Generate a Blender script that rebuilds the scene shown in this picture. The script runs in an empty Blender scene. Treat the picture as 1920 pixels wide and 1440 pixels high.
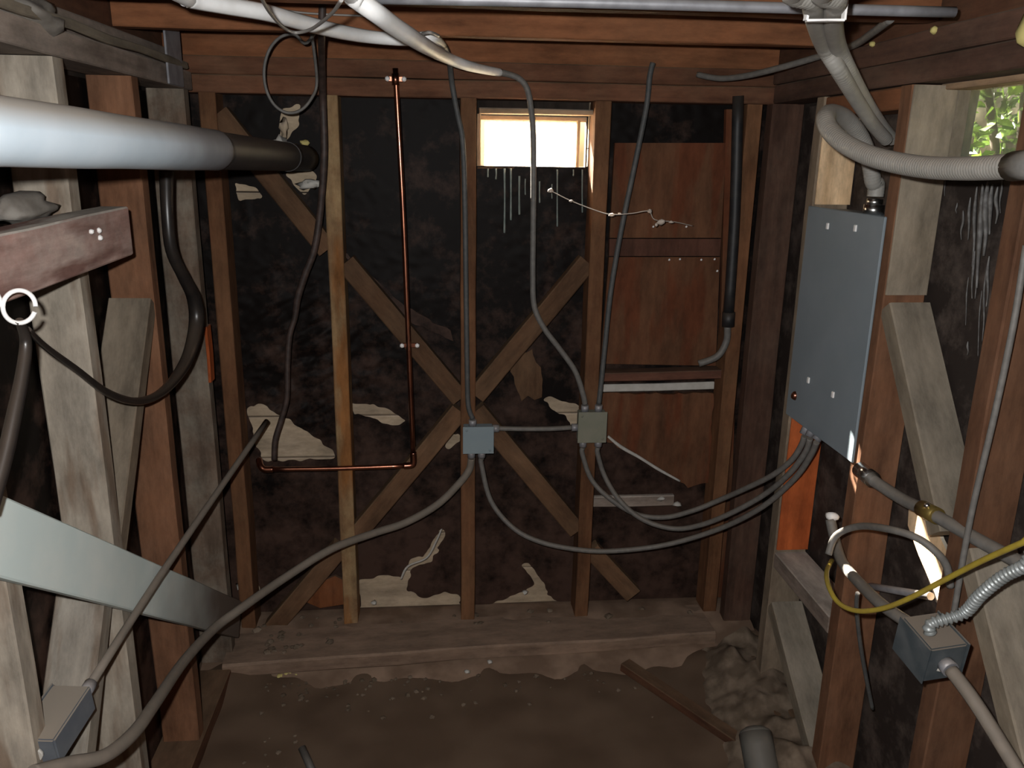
import bpy, bmesh, math, random
from mathutils import Vector, Matrix, noise
random.seed(7)
S = bpy.context.scene
COL = S.collection

# ---------------------------------------------------------------- camera, sky, sun, flash, exposure
F = 1550.0
def _n(v): return v.normalized()
AY = _n(Vector((-146., 437., 1550.)))
AZ = Vector((-90., -5480., 1550.)); AZ = -_n(AZ - AY * AZ.dot(AY))
AX = -AY.cross(AZ)
RIGHT = Vector((AX[0], AY[0], AZ[0])); UP = Vector((AX[1], AY[1], AZ[1])); FWD = Vector((AX[2], AY[2], AZ[2]))
CAM = Vector((0, 0, 1.70))
cd = bpy.data.cameras.new('camera'); co = bpy.data.objects.new('camera', cd); COL.objects.link(co)
cd.sensor_fit = 'HORIZONTAL'; cd.sensor_width = 36; cd.lens = F / 1920 * 36; cd.clip_start = .02
m = Matrix.Identity(4)
for i in range(3):
    m[i][0] = RIGHT[i]; m[i][1] = UP[i]; m[i][2] = -FWD[i]; m[i][3] = CAM[i]
co.matrix_world = m
S.camera = co

SUNDIR = Vector((.78, -1.145, -.94)).normalized()
w = bpy.data.worlds.new('world'); S.world = w; w.use_nodes = True
nt = w.node_tree; bg = nt.nodes['Background']
sky = nt.nodes.new('ShaderNodeTexSky'); sky.sky_type = 'NISHITA'; sky.sun_disc = False
sky.sun_elevation = math.asin(-SUNDIR.z); sky.sun_rotation = math.atan2(-SUNDIR.x, -SUNDIR.y)
sky.air_density = 1.5; sky.dust_density = 3
nt.links.new(sky.outputs[0], bg.inputs[0]); bg.inputs[1].default_value = .42
sl = bpy.data.lights.new('sun', 'SUN'); sl.energy = 150; sl.angle = math.radians(.53); sl.color = (1, .93, .82)
so = bpy.data.objects.new('sun', sl); COL.objects.link(so)
so.rotation_euler = SUNDIR.to_track_quat('-Z', 'Y').to_euler()
fl = bpy.data.lights.new('camera_flash', 'POINT'); fl.energy = 102; fl.shadow_soft_size = .012; fl.color = (1, 1, .99)
fo = bpy.data.objects.new('camera_flash', fl); COL.objects.link(fo)
fo.location = CAM - RIGHT * .05 + UP * .05
vs = S.view_settings
vs.view_transform = 'Standard'; vs.look = 'None'; vs.gamma = 1; vs.exposure = 0; vs.use_curve_mapping = False

# ---------------------------------------------------------------- helpers
def P(px, py, x=None, y=None, z=None):
    """the point of a real plane (x=, y= or z=) that the photograph shows at a pixel"""
    r = RIGHT * (px - 960) + UP * (720 - py) + FWD * F
    if x is not None: t = (x - CAM.x) / r.x
    elif y is not None: t = (y - CAM.y) / r.y
    else: t = (z - CAM.z) / r.z
    return CAM + r * t

def link(name, me, mat, parent=None):
    o = bpy.data.objects.new(name, me); COL.objects.link(o)
    if mat: me.materials.append(mat)
    if parent: adopt(o, parent)
    return o
def adopt(o, parent):
    o.parent = parent
    mw = parent.get('_mw')
    o.matrix_parent_inverse = WM[parent.name].inverted() if parent.name in WM else Matrix.Identity(4)
WM = {}
def setm(o, mat4):
    o.matrix_basis = mat4
    WM[o.name] = mat4.copy()
def tag(o, label, cat, group=None):
    o['label'] = label; o['category'] = cat
    if group: o['group'] = group
    return o
def struct(o): o['kind'] = 'structure'; return o
def thing(name, loc, label, cat, group=None):
    o = bpy.data.objects.new(name, None); COL.objects.link(o); o.empty_display_size = .05
    setm(o, Matrix.Translation(loc))
    return tag(o, label, cat, group)

def frame(d, up):
    d = d.normalized(); s = up.cross(d)
    if s.length < 1e-5: s = Vector((1, 0, 0)).cross(d)
    s.normalize(); u = d.cross(s)
    return s, u, d

def beam(name, a, b, wd, th, mat, parent=None, up=(0, 0, 1), wob=.0012, bev=.003, nseg=None, twist=0):
    """a timber from a to b: wd across, th along up, grain along its length; slightly uneven"""
    a = Vector(a); b = Vector(b); d = b - a; L = d.length
    s, u, dd = frame(d, Vector(up))
    n = nseg or max(2, int(L / .18))
    bm = bmesh.new(); rings = []
    c = min(bev, wd * .2, th * .2)
    prof = [(-wd/2+c, -th/2), (wd/2-c, -th/2), (wd/2, -th/2+c), (wd/2, th/2-c), (wd/2-c, th/2), (-wd/2+c, th/2), (-wd/2, th/2-c), (-wd/2, -th/2+c)]
    for i in range(n + 1):
        z = L * i / n; jx = random.uniform(-wob, wob); jy = random.uniform(-wob, wob)
        rings.append([bm.verts.new((x + jx + random.uniform(-wob, wob) * .4, y + jy + random.uniform(-wob, wob) * .4, z)) for x, y in prof])
    for i in range(n):
        for k in range(8):
            bm.faces.new((rings[i][k], rings[i][(k+1) % 8], rings[i+1][(k+1) % 8], rings[i+1][k]))
    bm.faces.new(rings[0][::-1]); bm.faces.new(rings[n])
    me = bpy.data.meshes.new(name); bm.to_mesh(me); bm.free()
    o = link(name, me, mat, parent)
    mm = Matrix.Identity(4)
    for i in range(3):
        mm[i][0] = s[i]; mm[i][1] = u[i]; mm[i][2] = dd[i]; mm[i][3] = a[i]
    setm(o, mm)
    return o

def boxm(name, lo, hi, mat, parent=None, bev=.002):
    lo = Vector(lo); hi = Vector(hi); c = (lo + hi) / 2
    bm = bmesh.new(); bmesh.ops.create_cube(bm, size=1)
    for v in bm.verts: v.co = Vector((v.co.x * (hi.x-lo.x), v.co.y * (hi.y-lo.y), v.co.z * (hi.z-lo.z)))
    if bev: bmesh.ops.bevel(bm, geom=bm.edges[:], offset=bev, segments=1, affect='EDGES')
    me = bpy.data.meshes.new(name); bm.to_mesh(me); bm.free()
    o = link(name, me, mat, parent); setm(o, Matrix.Translation(c)); return o

def spline(pts, sub):
    out = []
    n = len(pts)
    for i in range(n - 1):
        p0 = pts[max(i-1, 0)]; p1 = pts[i]; p2 = pts[i+1]; p3 = pts[min(i+2, n-1)]
        for k in range(sub):
            t = k / sub
            out.append(.5 * ((2*p1) + (-p0+p2)*t + (2*p0-5*p1+4*p2-p3)*t*t + (-p0+3*p1-3*p2+p3)*t**3))
    out.append(pts[-1]); return out

def tube(name, pts, r, mat, parent=None, sub=6, sides=10, ridge=0, pitch=.006, smooth=True, straight=False, flat=1.0):
    """a swept tube through pts; r a number or one per point; ridge > 0 gives a corrugated wall"""
    pts = [Vector(p) for p in pts]
    rs = list(r) if isinstance(r, (list, tuple)) else [r] * len(pts)
    v4 = [Vector((p.x, p.y, p.z, q)) for p, q in zip(pts, rs)]
    if straight: path = v4
    else: path = spline(v4, sub)
    if ridge:
        new = []; acc = 0; dense = [path[0]]
        for i in range(len(path)-1):
            a, b = path[i], path[i+1]; L = (b.xyz - a.xyz).length; k = max(1, int(L / (pitch/5)))
            for j in range(1, k+1): dense.append(a.lerp(b, j/k))
        s = 0; path = []
        for i, q in enumerate(dense):
            if i: s += (q.xyz - dense[i-1].xyz).length
            q = q.copy(); q.w = q.w * (1 + ridge * math.sin(2*math.pi*s/pitch)); path.append(q)
    bm = bmesh.new(); rings = []; o0 = path[0].xyz; nrm = None
    for i, q in enumerate(path):
        t = (path[min(i+1, len(path)-1)].xyz - path[max(i-1, 0)].xyz).normalized()
        if nrm is None:
            nrm = t.orthogonal().normalized()
        nrm = (nrm - t * nrm.dot(t)).normalized(); bn = t.cross(nrm)
        rings.append([bm.verts.new(q.xyz - o0 + (nrm*math.cos(2*math.pi*k/sides) + bn*flat*math.sin(2*math.pi*k/sides)) * q.w) for k in range(sides)])
    for a, b in zip(rings, rings[1:]):
        for k in range(sides):
            f = bm.faces.new((a[k], a[(k+1) % sides], b[(k+1) % sides], b[k])); f.smooth = smooth
    bm.faces.new(rings[0][::-1]); bm.faces.new(rings[-1])
    me = bpy.data.meshes.new(name); bm.to_mesh(me); bm.free()
    o = link(name, me, mat, parent); setm(o, Matrix.Translation(o0)); return o

def cyl(name, a, b, r, mat, parent=None, sides=12):
    a = Vector(a); b = Vector(b)
    return tube(name, [a, b], r, mat, parent, straight=True, sides=sides)

def lump(name, c, r, mat, parent=None, seed=0, sx=1, sy=1, sz=1, rough=.35, sub=2):
    bm = bmesh.new(); bmesh.ops.create_icosphere(bm, subdivisions=sub, radius=1)
    for v in bm.verts:
        k = 1 + rough * noise.noise(v.co * 1.7 + Vector((seed * 7.3, seed, 3)))
        v.co = Vector((v.co.x*r*sx*k, v.co.y*r*sy*k, v.co.z*r*sz*k))
    me = bpy.data.meshes.new(name); bm.to_mesh(me); bm.free()
    for p in me.polygons: p.use_smooth = True
    o = link(name, me, mat, parent); setm(o, Matrix.Translation(Vector(c))); return o

def poly_prism(name, pts, thick, mat, parent=None, jag=0, seed=1):
    """flat piece: 3-D outline pts, thickness along its normal towards -Y by default"""
    rnd = random.Random(seed); q = []
    for i in range(len(pts)):
        a = Vector(pts[i]); b = Vector(pts[(i+1) % len(pts)]); q.append(a)
        if jag:
            k = max(1, int((b-a).length / .02))
            for j in range(1, k):
                q.append(a.lerp(b, j/k) + Vector((rnd.uniform(-jag, jag), 0, rnd.uniform(-jag, jag))))
    o0 = q[0].copy(); bm = bmesh.new()
    va = [bm.verts.new(p - o0) for p in q]
    fa = bm.faces.new(va); bm.normal_update(); nn = fa.normal.copy()
    ex = bmesh.ops.extrude_face_region(bm, geom=[fa])
    for v in [g for g in ex['geom'] if isinstance(g, bmesh.types.BMVert)]: v.co += nn * thick
    bmesh.ops.triangulate(bm, faces=[f for f in bm.faces if len(f.verts) > 4])
    bmesh.ops.recalc_face_normals(bm, faces=bm.faces[:])
    me = bpy.data.meshes.new(name); bm.to_mesh(me); bm.free()
    o = link(name, me, mat, parent); setm(o, Matrix.Translation(o0)); return o

# ---------------------------------------------------------------- materials
K = .62                                # overall reflectance of the grimy surfaces
BRIGHT = {'white_cable', 'white_pipe_wrap', 'gray_painted_board', 'white_paper', 'clip', 'screw_steel', 'copper', 'sheathing', 'window_frame', 'outside_soil', 'cobweb', 'galvanised_conduit', 'dark_red_timber', 'white_dried_drip', 'dusty_ledge', 'dusty_sill', 'dirt_floor', 'clod', 'pale_green_paint', 'yellow_foam'}
TINT = {'brace_timber': (1.02, .84, .64), 'sheathing': (1, .86, .75), 'dusty_ledge': (2.2, 1.9, 1.75), 'dusty_sill': (2.2, 1.9, 1.75), 'brown_stud_timber': (1.25, 1.02, .86),
        'dusty_gray_timber': (1.22, 1.15, 1.04), 'gray_green_box': (1.22, 1.15, 1.03), 'blue_gray_box': (.88, .91, .9), 'gray_flexible_conduit': (1.43, 1.43, 1.38), 'dark_beam': (1.5, 1.55, 1.55),
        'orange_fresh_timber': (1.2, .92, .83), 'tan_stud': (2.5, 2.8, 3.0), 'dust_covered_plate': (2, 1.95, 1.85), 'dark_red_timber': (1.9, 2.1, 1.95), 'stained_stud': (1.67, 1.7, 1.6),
        'stud_timber': (1.6, 1.23, .93), 'hatch_board': (1.15, .80, .67), 'plate_timber': (1.25, 1.09, .92), 'redwood_joist': (1, .92, .73), 'dirt_floor': (1.6, 1.43, 1.25), 'clod': (1.5, 1.4, 1.25),
        'pale_weathered_timber': (1.1, 1.13, 1.18), 'gray_enamel': (1.15, 1.18, 1.22), 'white_pipe_wrap': (.80, .89, .97), 'tan_brace_timber': (1.06, 1.02, .95)}
def dim(name, *cs):
    k = 1 if name in BRIGHT else K
    t = TINT.get(name, (1, 1, 1))
    return [tuple(min(.92, v*k*q) for v, q in zip(c, t)) if c else c for c in cs]
def newmat(name):
    mt = bpy.data.materials.new(name); mt.use_nodes = True
    n = mt.node_tree.nodes; l = mt.node_tree.links
    return mt, n, l, n['Principled BSDF']
def rgba(c): return (c[0], c[1], c[2], 1)
def ramp(n, stops):
    r = n.new('ShaderNodeValToRGB'); e = r.color_ramp.elements
    while len(e) < len(stops): e.new(.5)
    for el, (p, c) in zip(e, stops): el.position = p; el.color = rgba(c)
    return r
def wood(name, dark, light, dust=.35, dustc=(.27, .235, .19), rough=.85, stain=None, grain=1.0, var=.25):
    """weathered timber: grain along local Z, dust lying on faces that look up, blotches; varies a little per piece"""
    dark, light, dustc, stain = dim(name, dark, light, dustc, stain)
    mt, n, l, b = newmat(name)
    tc = n.new('ShaderNodeTexCoord'); oi = n.new('ShaderNodeObjectInfo')
    mp = n.new('ShaderNodeMapping'); mp.inputs['Scale'].default_value = (30, 30, 1.3)
    vm = n.new('ShaderNodeVectorMath'); vm.operation = 'ADD'
    cx = n.new('ShaderNodeMath'); cx.operation = 'MULTIPLY'; cx.inputs[1].default_value = 31.0
    l.new(oi.outputs['Random'], cx.inputs[0])
    l.new(tc.outputs['Object'], vm.inputs[0]); l.new(cx.outputs[0], vm.inputs[1]); l.new(vm.outputs[0], mp.inputs[0])
    g = n.new('ShaderNodeTexNoise'); g.inputs['Scale'].default_value = 1; g.inputs['Detail'].default_value = 5; g.inputs['Roughness'].default_value = .65
    l.new(mp.outputs[0], g.inputs['Vector'])
    r1 = ramp(n, [(.25, dark), (.78, light)]); l.new(g.outputs['Fac'], r1.inputs[0])
    bl = n.new('ShaderNodeTexNoise'); bl.inputs['Scale'].default_value = 5; bl.inputs['Detail'].default_value = 6; bl.inputs['Roughness'].default_value = .7
    l.new(vm.outputs[0], bl.inputs['Vector'])
    br = ramp(n, [(.42, (0, 0, 0)), (.68, (1, 1, 1))]); l.new(bl.outputs['Fac'], br.inputs[0])
    ge = n.new('ShaderNodeNewGeometry'); sx = n.new('ShaderNodeSeparateXYZ'); l.new(ge.outputs['Normal'], sx.inputs[0])
    mr = n.new('ShaderNodeMapRange'); mr.inputs['From Min'].default_value = .1; mr.inputs['From Max'].default_value = .75; mr.inputs['To Max'].default_value = .8
    l.new(sx.outputs['Z'], mr.inputs['Value'])
    ml = n.new('ShaderNodeMath'); ml.operation = 'MULTIPLY_ADD'; ml.inputs[1].default_value = dust; ml.use_clamp = True
    l.new(br.outputs[0], ml.inputs[0]); l.new(mr.outputs[0], ml.inputs[2])
    mx = n.new('ShaderNodeMix'); mx.data_type = 'RGBA'; l.new(ml.outputs[0], mx.inputs['Factor']); l.new(r1.outputs[0], mx.inputs[6]); mx.inputs[7].default_value = rgba(dustc)
    last = mx.outputs[2]
    if stain:
        sn = n.new('ShaderNodeTexNoise'); sn.inputs['Scale'].default_value = 3.1; sn.inputs['Detail'].default_value = 4
        mp2 = n.new('ShaderNodeMapping'); mp2.inputs['Scale'].default_value = (6, 6, 1); l.new(vm.outputs[0], mp2.inputs[0]); l.new(mp2.outputs[0], sn.inputs['Vector'])
        sr = ramp(n, [(.5, (0, 0, 0)), (.62, (1, 1, 1))]); l.new(sn.outputs['Fac'], sr.inputs[0])
        m2 = n.new('ShaderNodeMix'); m2.data_type = 'RGBA'; l.new(sr.outputs[0], m2.inputs['Factor']); l.new(last, m2.inputs[6]); m2.inputs[7].default_value = rgba(stain)
        last = m2.outputs[2]
    hv = n.new('ShaderNodeHueSaturation')
    mv = n.new('ShaderNodeMapRange'); mv.inputs['To Min'].default_value = 1 - var; mv.inputs['To Max'].default_value = 1 + var
    l.new(oi.outputs['Random'], mv.inputs['Value']); l.new(mv.outputs[0], hv.inputs['Value']); l.new(last, hv.inputs['Color'])
    l.new(hv.outputs[0], b.inputs['Base Color'])
    n2 = n.new('ShaderNodeTexNoise'); n2.inputs['Scale'].default_value = 1; n2.inputs['Detail'].default_value = 7; n2.inputs['Roughness'].default_value = .72
    mp3 = n.new('ShaderNodeMapping'); mp3.inputs['Scale'].default_value = (13, 13, 4.5); l.new(vm.outputs[0], mp3.inputs[0]); l.new(mp3.outputs[0], n2.inputs['Vector'])
    m3 = n.new('ShaderNodeMapRange'); m3.inputs['From Min'].default_value = .3; m3.inputs['From Max'].default_value = .7; m3.inputs['To Min'].default_value = .55; m3.inputs['To Max'].default_value = 1.45; l.new(n2.outputs['Fac'], m3.inputs['Value'])
    m4 = n.new('ShaderNodeMath'); m4.operation = 'MULTIPLY'; l.new(mv.outputs[0], m4.inputs[0]); l.new(m3.outputs[0], m4.inputs[1]); l.new(m4.outputs[0], hv.inputs['Value'])
    b.inputs['Roughness'].default_value = rough; b.inputs['Specular IOR Level'].default_value = .2
    bp = n.new('ShaderNodeBump'); bp.inputs['Strength'].default_value = .22 * grain; bp.inputs['Distance'].default_value = .004
    l.new(g.outputs['Fac'], bp.inputs['Height']); l.new(bp.outputs[0], b.inputs['Normal'])
    return mt
def plain(name, c, rough=.6, metal=0, c2=None, scale=30, bump=0, spec=.5, lo=.4, hi=.65, dust=0, dustc=(.30, .25, .20)):
    c, c2, dustc = dim(name, c, c2, dustc)
    mt, n, l, b = newmat(name)
    b.inputs['Roughness'].default_value = rough; b.inputs['Metallic'].default_value = metal; b.inputs['Specular IOR Level'].default_value = spec
    b.inputs['Base Color'].default_value = rgba(c)
    tc = n.new('ShaderNodeTexCoord'); last = None
    t = n.new('ShaderNodeTexNoise'); t.inputs['Scale'].default_value = scale; t.inputs['Detail'].default_value = 5
    l.new(tc.outputs['Object'], t.inputs['Vector'])
    if c2:
        r = ramp(n, [(lo, c), (hi, c2)]); l.new(t.outputs['Fac'], r.inputs[0]); last = r.outputs[0]
    if dust:
        ge = n.new('ShaderNodeNewGeometry'); sx = n.new('ShaderNodeSeparateXYZ'); l.new(ge.outputs['Normal'], sx.inputs[0])
        mr = n.new('ShaderNodeMapRange'); mr.inputs['From Min'].default_value = .05; mr.inputs['From Max'].default_value = .7; mr.inputs['To Max'].default_value = dust
        l.new(sx.outputs['Z'], mr.inputs['Value'])
        mx = n.new('ShaderNodeMix'); mx.data_type = 'RGBA'; l.new(mr.outputs[0], mx.inputs['Factor'])
        if last: l.new(last, mx.inputs[6])
        else: mx.inputs[6].default_value = rgba(c)
        mx.inputs[7].default_value = rgba(dustc); last = mx.outputs[2]
        iv = n.new('ShaderNodeMath'); iv.operation = 'SUBTRACT'; iv.inputs[0].default_value = 1; l.new(mr.outputs[0], iv.inputs[1])
        mm = n.new('ShaderNodeMath'); mm.operation = 'MULTIPLY'; mm.inputs[1].default_value = metal; l.new(iv.outputs[0], mm.inputs[0]); l.new(mm.outputs[0], b.inputs['Metallic'])
    if last: l.new(last, b.inputs['Base Color'])
    if bump:
        bp = n.new('ShaderNodeBump'); bp.inputs['Strength'].default_value = bump; bp.inputs['Distance'].default_value = .004
        l.new(t.outputs['Fac'], bp.inputs['Height']); l.new(bp.outputs[0], b.inputs['Normal'])
    return mt

M = {}
M['joist'] = wood('redwood_joist', (.21, .085, .047), (.34, .15, .083), dust=.3, dustc=(.22, .125, .085))
M['plate'] = wood('plate_timber', (.10, .048, .032), (.19, .095, .06), dust=.35, dustc=(.17, .12, .085))
M['stud_end'] = wood('stud_timber', (.11, .062, .04), (.20, .12, .075), dust=.4, dustc=(.21, .155, .105))
M['stud_yellow'] = wood('stained_stud', (.13, .07, .04), (.24, .14, .07), dust=.6, dustc=(.36, .27, .15), stain=(.20, .085, .03))
M['brace'] = wood('brace_timber', (.11, .068, .048), (.20, .13, .09), dust=.4, dustc=(.22, .17, .13))
M['pale'] = wood('pale_weathered_timber', (.34, .28, .21), (.46, .39, .30), dust=.3, dustc=(.43, .38, .31), stain=(.25, .18, .125), var=.1)
M['brown'] = wood('brown_stud_timber', (.13, .072, .045), (.22, .128, .08), dust=.35, dustc=(.19, .135, .10))
M['tanbrace'] = wood('tan_brace_timber', (.26, .20, .15), (.36, .29, .22), dust=.3)
M['mixed'] = wood('dust_streaked_stud', (.15, .10, .07), (.25, .18, .13), dust=.95, dustc=(.33, .29, .23))
M['gray'] = wood('dusty_gray_timber', (.22, .19, .15), (.31, .27, .22), dust=.5, dustc=(.29, .265, .23), var=.1)
M['purple'] = wood('dark_red_timber', (.12, .062, .056), (.22, .125, .115), dust=.5, dustc=(.25, .21, .20), stain=(.09, .045, .04))
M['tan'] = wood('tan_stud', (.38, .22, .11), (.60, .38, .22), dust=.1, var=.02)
M['orange'] = wood('orange_fresh_timber', (.36, .10, .03), (.50, .16, .05), dust=.05)
M['rust'] = wood('rusty_chip', (.20, .065, .025), (.30, .11, .04), dust=.3, dustc=(.2, .12, .08))
M['darkbeam'] = wood('dark_beam', (.055, .028, .02), (.15, .075, .05), dust=.35, dustc=(.16, .11, .08))
M['dustledge'] = wood('dust_covered_plate', (.13, .10, .085), (.27, .22, .19), dust=.45, dustc=(.36, .32, .29))
M['board'] = wood('sheathing', (.32, .29, .225), (.42, .385, .31), dust=.5, dustc=(.46, .43, .37), var=.08, grain=.3)
M['darkboard'] = wood('dark_sheathing', (.025, .018, .014), (.06, .04, .03), dust=.1)
M['hatch'] = wood('hatch_board', (.13, .08, .048), (.19, .12, .07), dust=.6, dustc=(.17, .12, .075), stain=(.16, .075, .04), var=.06)
M['rail'] = wood('hatch_rail', (.12, .05, .033), (.20, .085, .055), dust=.2, dustc=(.15, .09, .06))
M['grayboard'] = plain('gray_painted_board', (.66, .76, .735), .7, c2=(.74, .81, .77), scale=7, spec=.3)
M['whitewrap'] = plain('white_pipe_wrap', (.74, .79, .81), .65, c2=(.82, .85, .86), scale=9, bump=.2, dust=.95, dustc=(.52, .42, .33))
def dust_and_falloff(mt, y0, y1, col, axis='Y'):
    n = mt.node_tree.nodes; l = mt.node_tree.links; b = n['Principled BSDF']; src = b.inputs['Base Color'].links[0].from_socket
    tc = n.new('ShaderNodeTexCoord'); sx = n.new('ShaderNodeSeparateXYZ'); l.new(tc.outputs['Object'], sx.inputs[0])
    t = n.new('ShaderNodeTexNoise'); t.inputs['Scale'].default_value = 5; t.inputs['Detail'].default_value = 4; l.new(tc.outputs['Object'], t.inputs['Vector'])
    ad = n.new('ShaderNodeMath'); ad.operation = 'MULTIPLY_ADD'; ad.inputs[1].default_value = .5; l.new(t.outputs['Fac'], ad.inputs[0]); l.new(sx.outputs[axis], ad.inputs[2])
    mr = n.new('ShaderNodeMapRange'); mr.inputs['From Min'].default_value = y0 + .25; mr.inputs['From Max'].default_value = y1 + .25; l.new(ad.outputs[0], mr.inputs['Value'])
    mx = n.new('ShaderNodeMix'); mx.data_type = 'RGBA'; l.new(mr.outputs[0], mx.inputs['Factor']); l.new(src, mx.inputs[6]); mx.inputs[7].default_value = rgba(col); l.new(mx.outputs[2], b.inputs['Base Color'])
dust_and_falloff(M['grayboard'], .80, 1.45, (.17, .135, .11), 'Z')
dust_and_falloff(M['whitewrap'], 1.30, 1.86, (.10, .095, .105))  # flash falloff painted into the wrap, together with the greyer far pipe
M['blackpipe'] = plain('black_iron_pipe', (.02, .02, .022), .55, c2=(.04, .035, .033), dust=.5, dustc=(.10, .075, .055))
M['copper'] = plain('copper', (.40, .15, .085), .3, metal=1, c2=(.24, .09, .055), scale=18)
M['copper'].node_tree.nodes['Principled BSDF'].inputs['Coat Weight'].default_value = 1; M['copper'].node_tree.nodes['Principled BSDF'].inputs['Coat Roughness'].default_value = .18
M['emt'] = plain('galvanised_conduit', (.30, .30, .32), .5, metal=.3, c2=(.22, .22, .235), scale=30, dust=.4)
M['graycable'] = plain('gray_cable', (.20, .19, .175), .6, c2=(.26, .245, .225), scale=60, dust=.6, dustc=(.27, .23, .185))
M['graycable_dark'] = plain('dark_gray_cable', (.10, .105, .105), .6, c2=(.14, .14, .135), scale=60, dust=.5, dustc=(.2, .17, .14))
M['liquidtight'] = plain('gray_flexible_conduit', (.33, .315, .295), .55, c2=(.38, .36, .34), scale=30, dust=.6, dustc=(.38, .32, .27))
M['whitecable'] = plain('white_cable', (.88, .88, .87), .5, c2=(.80, .79, .77), scale=25, dust=.3, dustc=(.7, .64, .58))
M['whitewire'] = plain('white_wire', (.42, .39, .36), .5)
M['blackcable'] = plain('black_cable', (.022, .019, .018), .35, c2=(.035, .028, .024), dust=.45, dustc=(.15, .11, .08))
M['browncable'] = plain('brown_cloth_cable', (.05, .032, .026), .6, c2=(.10, .062, .05), scale=50)
M['dustcable'] = plain('dusty_rod', (.24, .205, .165), .75, c2=(.30, .25, .20), scale=40, dust=.5)
M['yellow'] = plain('yellow_cable', (.50, .38, .05), .45, c2=(.42, .30, .05), scale=40)
M['flex'] = plain('armored_flex', (.50, .54, .54), .42, metal=.35, c2=(.40, .43, .42))
M['panel'] = plain('gray_enamel', (.27, .315, .34), .5, c2=(.295, .34, .365), scale=8, spec=.3)
M['bluebox'] = plain('blue_gray_box', (.40, .48, .53), .65, c2=(.43, .51, .55), scale=12, spec=.2)
M['graybox'] = plain('gray_green_box', (.25, .27, .23), .65, c2=(.29, .30, .26), scale=18, spec=.2)
M['steelbox'] = plain('dark_steel_box', (.10, .125, .14), .45, metal=.2, c2=(.17, .19, .2), scale=22, dust=.95, dustc=(.33, .275, .22))
M['steelboxl'] = plain('steel_box', (.17, .19, .22), .55, c2=(.22, .24, .26), scale=22, dust=.95, dustc=(.42, .36, .29))
M['screw'] = plain('screw_steel', (.75, .74, .72), .25, metal=1)
M['clip'] = plain('clip', (.8, .78, .76), .4)
M['brass'] = plain('brass', (.55, .40, .12), .35, metal=.8)
M['dirt'] = plain('dirt_floor', (.066, .049, .038), .95, c2=(.086, .066, .052), scale=4, bump=.2, spec=.05)
M['curb'] = plain('dusty_ledge', (.075, .058, .044), .95, c2=(.125, .10, .078), scale=9, bump=.4, spec=.05)
M['stone'] = plain('clod', (.075, .06, .048), .95, c2=(.14, .115, .095), scale=20, spec=.05)
M['greenpipe'] = plain('gray_pipe_stub', (.13, .14, .13), .6, c2=(.19, .19, .17), scale=18, dust=.4)
M['foam'] = plain('yellow_foam', (.52, .44, .16), .8)
M['cob'] = plain('cobweb', (.55, .47, .40), .8)
M['drip'] = plain('pale_green_paint', (.16, .20, .185), .6, c2=(.24, .28, .26))
M['wdrip'] = plain('white_dried_drip', (.075, .07, .066), .7, c2=(.17, .165, .16), scale=45)
M['sill'] = wood('dusty_sill', (.075, .056, .043), (.125, .10, .076), dust=.6, dustc=(.115, .092, .072))
M['sash'] = wood('window_frame', (.30, .19, .11), (.46, .32, .2), dust=.2)
M['tape'] = plain('white_paper', (.42, .40, .36), .8, c2=(.5, .48, .44))
M['paleblock'] = plain('dusty_lump', (.34, .31, .27), .9, c2=(.22, .19, .16), scale=22, bump=.6)
M['grass'] = plain('outside_soil', (.16, .17, .08), .9, c2=(.24, .20, .12), scale=3)
M['bark'] = wood('bark', (.08, .055, .04), (.16, .12, .09))
def paper_mat(name, c, c2, rough=.55, low=False):
    mt, n, l, b = newmat(name)
    tc = n.new('ShaderNodeTexCoord'); t = n.new('ShaderNodeTexNoise'); t.inputs['Scale'].default_value = 9; t.inputs['Detail'].default_value = 7
    t.inputs['Roughness'].default_value = .7
    l.new(tc.outputs['Object'], t.inputs['Vector']); r = ramp(n, [(.45, c), (.72, c2)])
    if low:                                                     # earth dust thrown up against the lower half of the sheet
        sx = n.new('ShaderNodeSeparateXYZ'); l.new(tc.outputs['Object'], sx.inputs[0]); mr = n.new('ShaderNodeMapRange')
        mr.inputs['From Min'].default_value = 1.35; mr.inputs['From Max'].default_value = .3; mr.inputs['To Min'].default_value = -.07; mr.inputs['To Max'].default_value = .16
        l.new(sx.outputs['Z'], mr.inputs['Value']); ad = n.new('ShaderNodeMath'); l.new(t.outputs['Fac'], ad.inputs[0]); l.new(mr.outputs[0], ad.inputs[1]); l.new(ad.outputs[0], r.inputs[0])
    else: l.new(t.outputs['Fac'], r.inputs[0])
    l.new(r.outputs[0], b.inputs['Base Color']); b.inputs['Roughness'].default_value = rough; b.inputs['Specular IOR Level'].default_value = .09
    t2 = n.new('ShaderNodeTexNoise'); t2.inputs['Scale'].default_value = 26; t2.inputs['Detail'].default_value = 3; l.new(tc.outputs['Object'], t2.inputs['Vector'])
    bp = n.new('ShaderNodeBump'); bp.inputs['Strength'].default_value = .12; bp.inputs['Distance'].default_value = .006
    l.new(t2.outputs['Fac'], bp.inputs['Height']); l.new(bp.outputs[0], b.inputs['Normal'])
    return mt
M['paper'] = paper_mat('tar_paper', (.0058, .0040, .0034), (.062, .036, .027), low=True)
M['paperR'] = paper_mat('tar_paper_side', (.030, .023, .020), (.115, .09, .076), .6)
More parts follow.
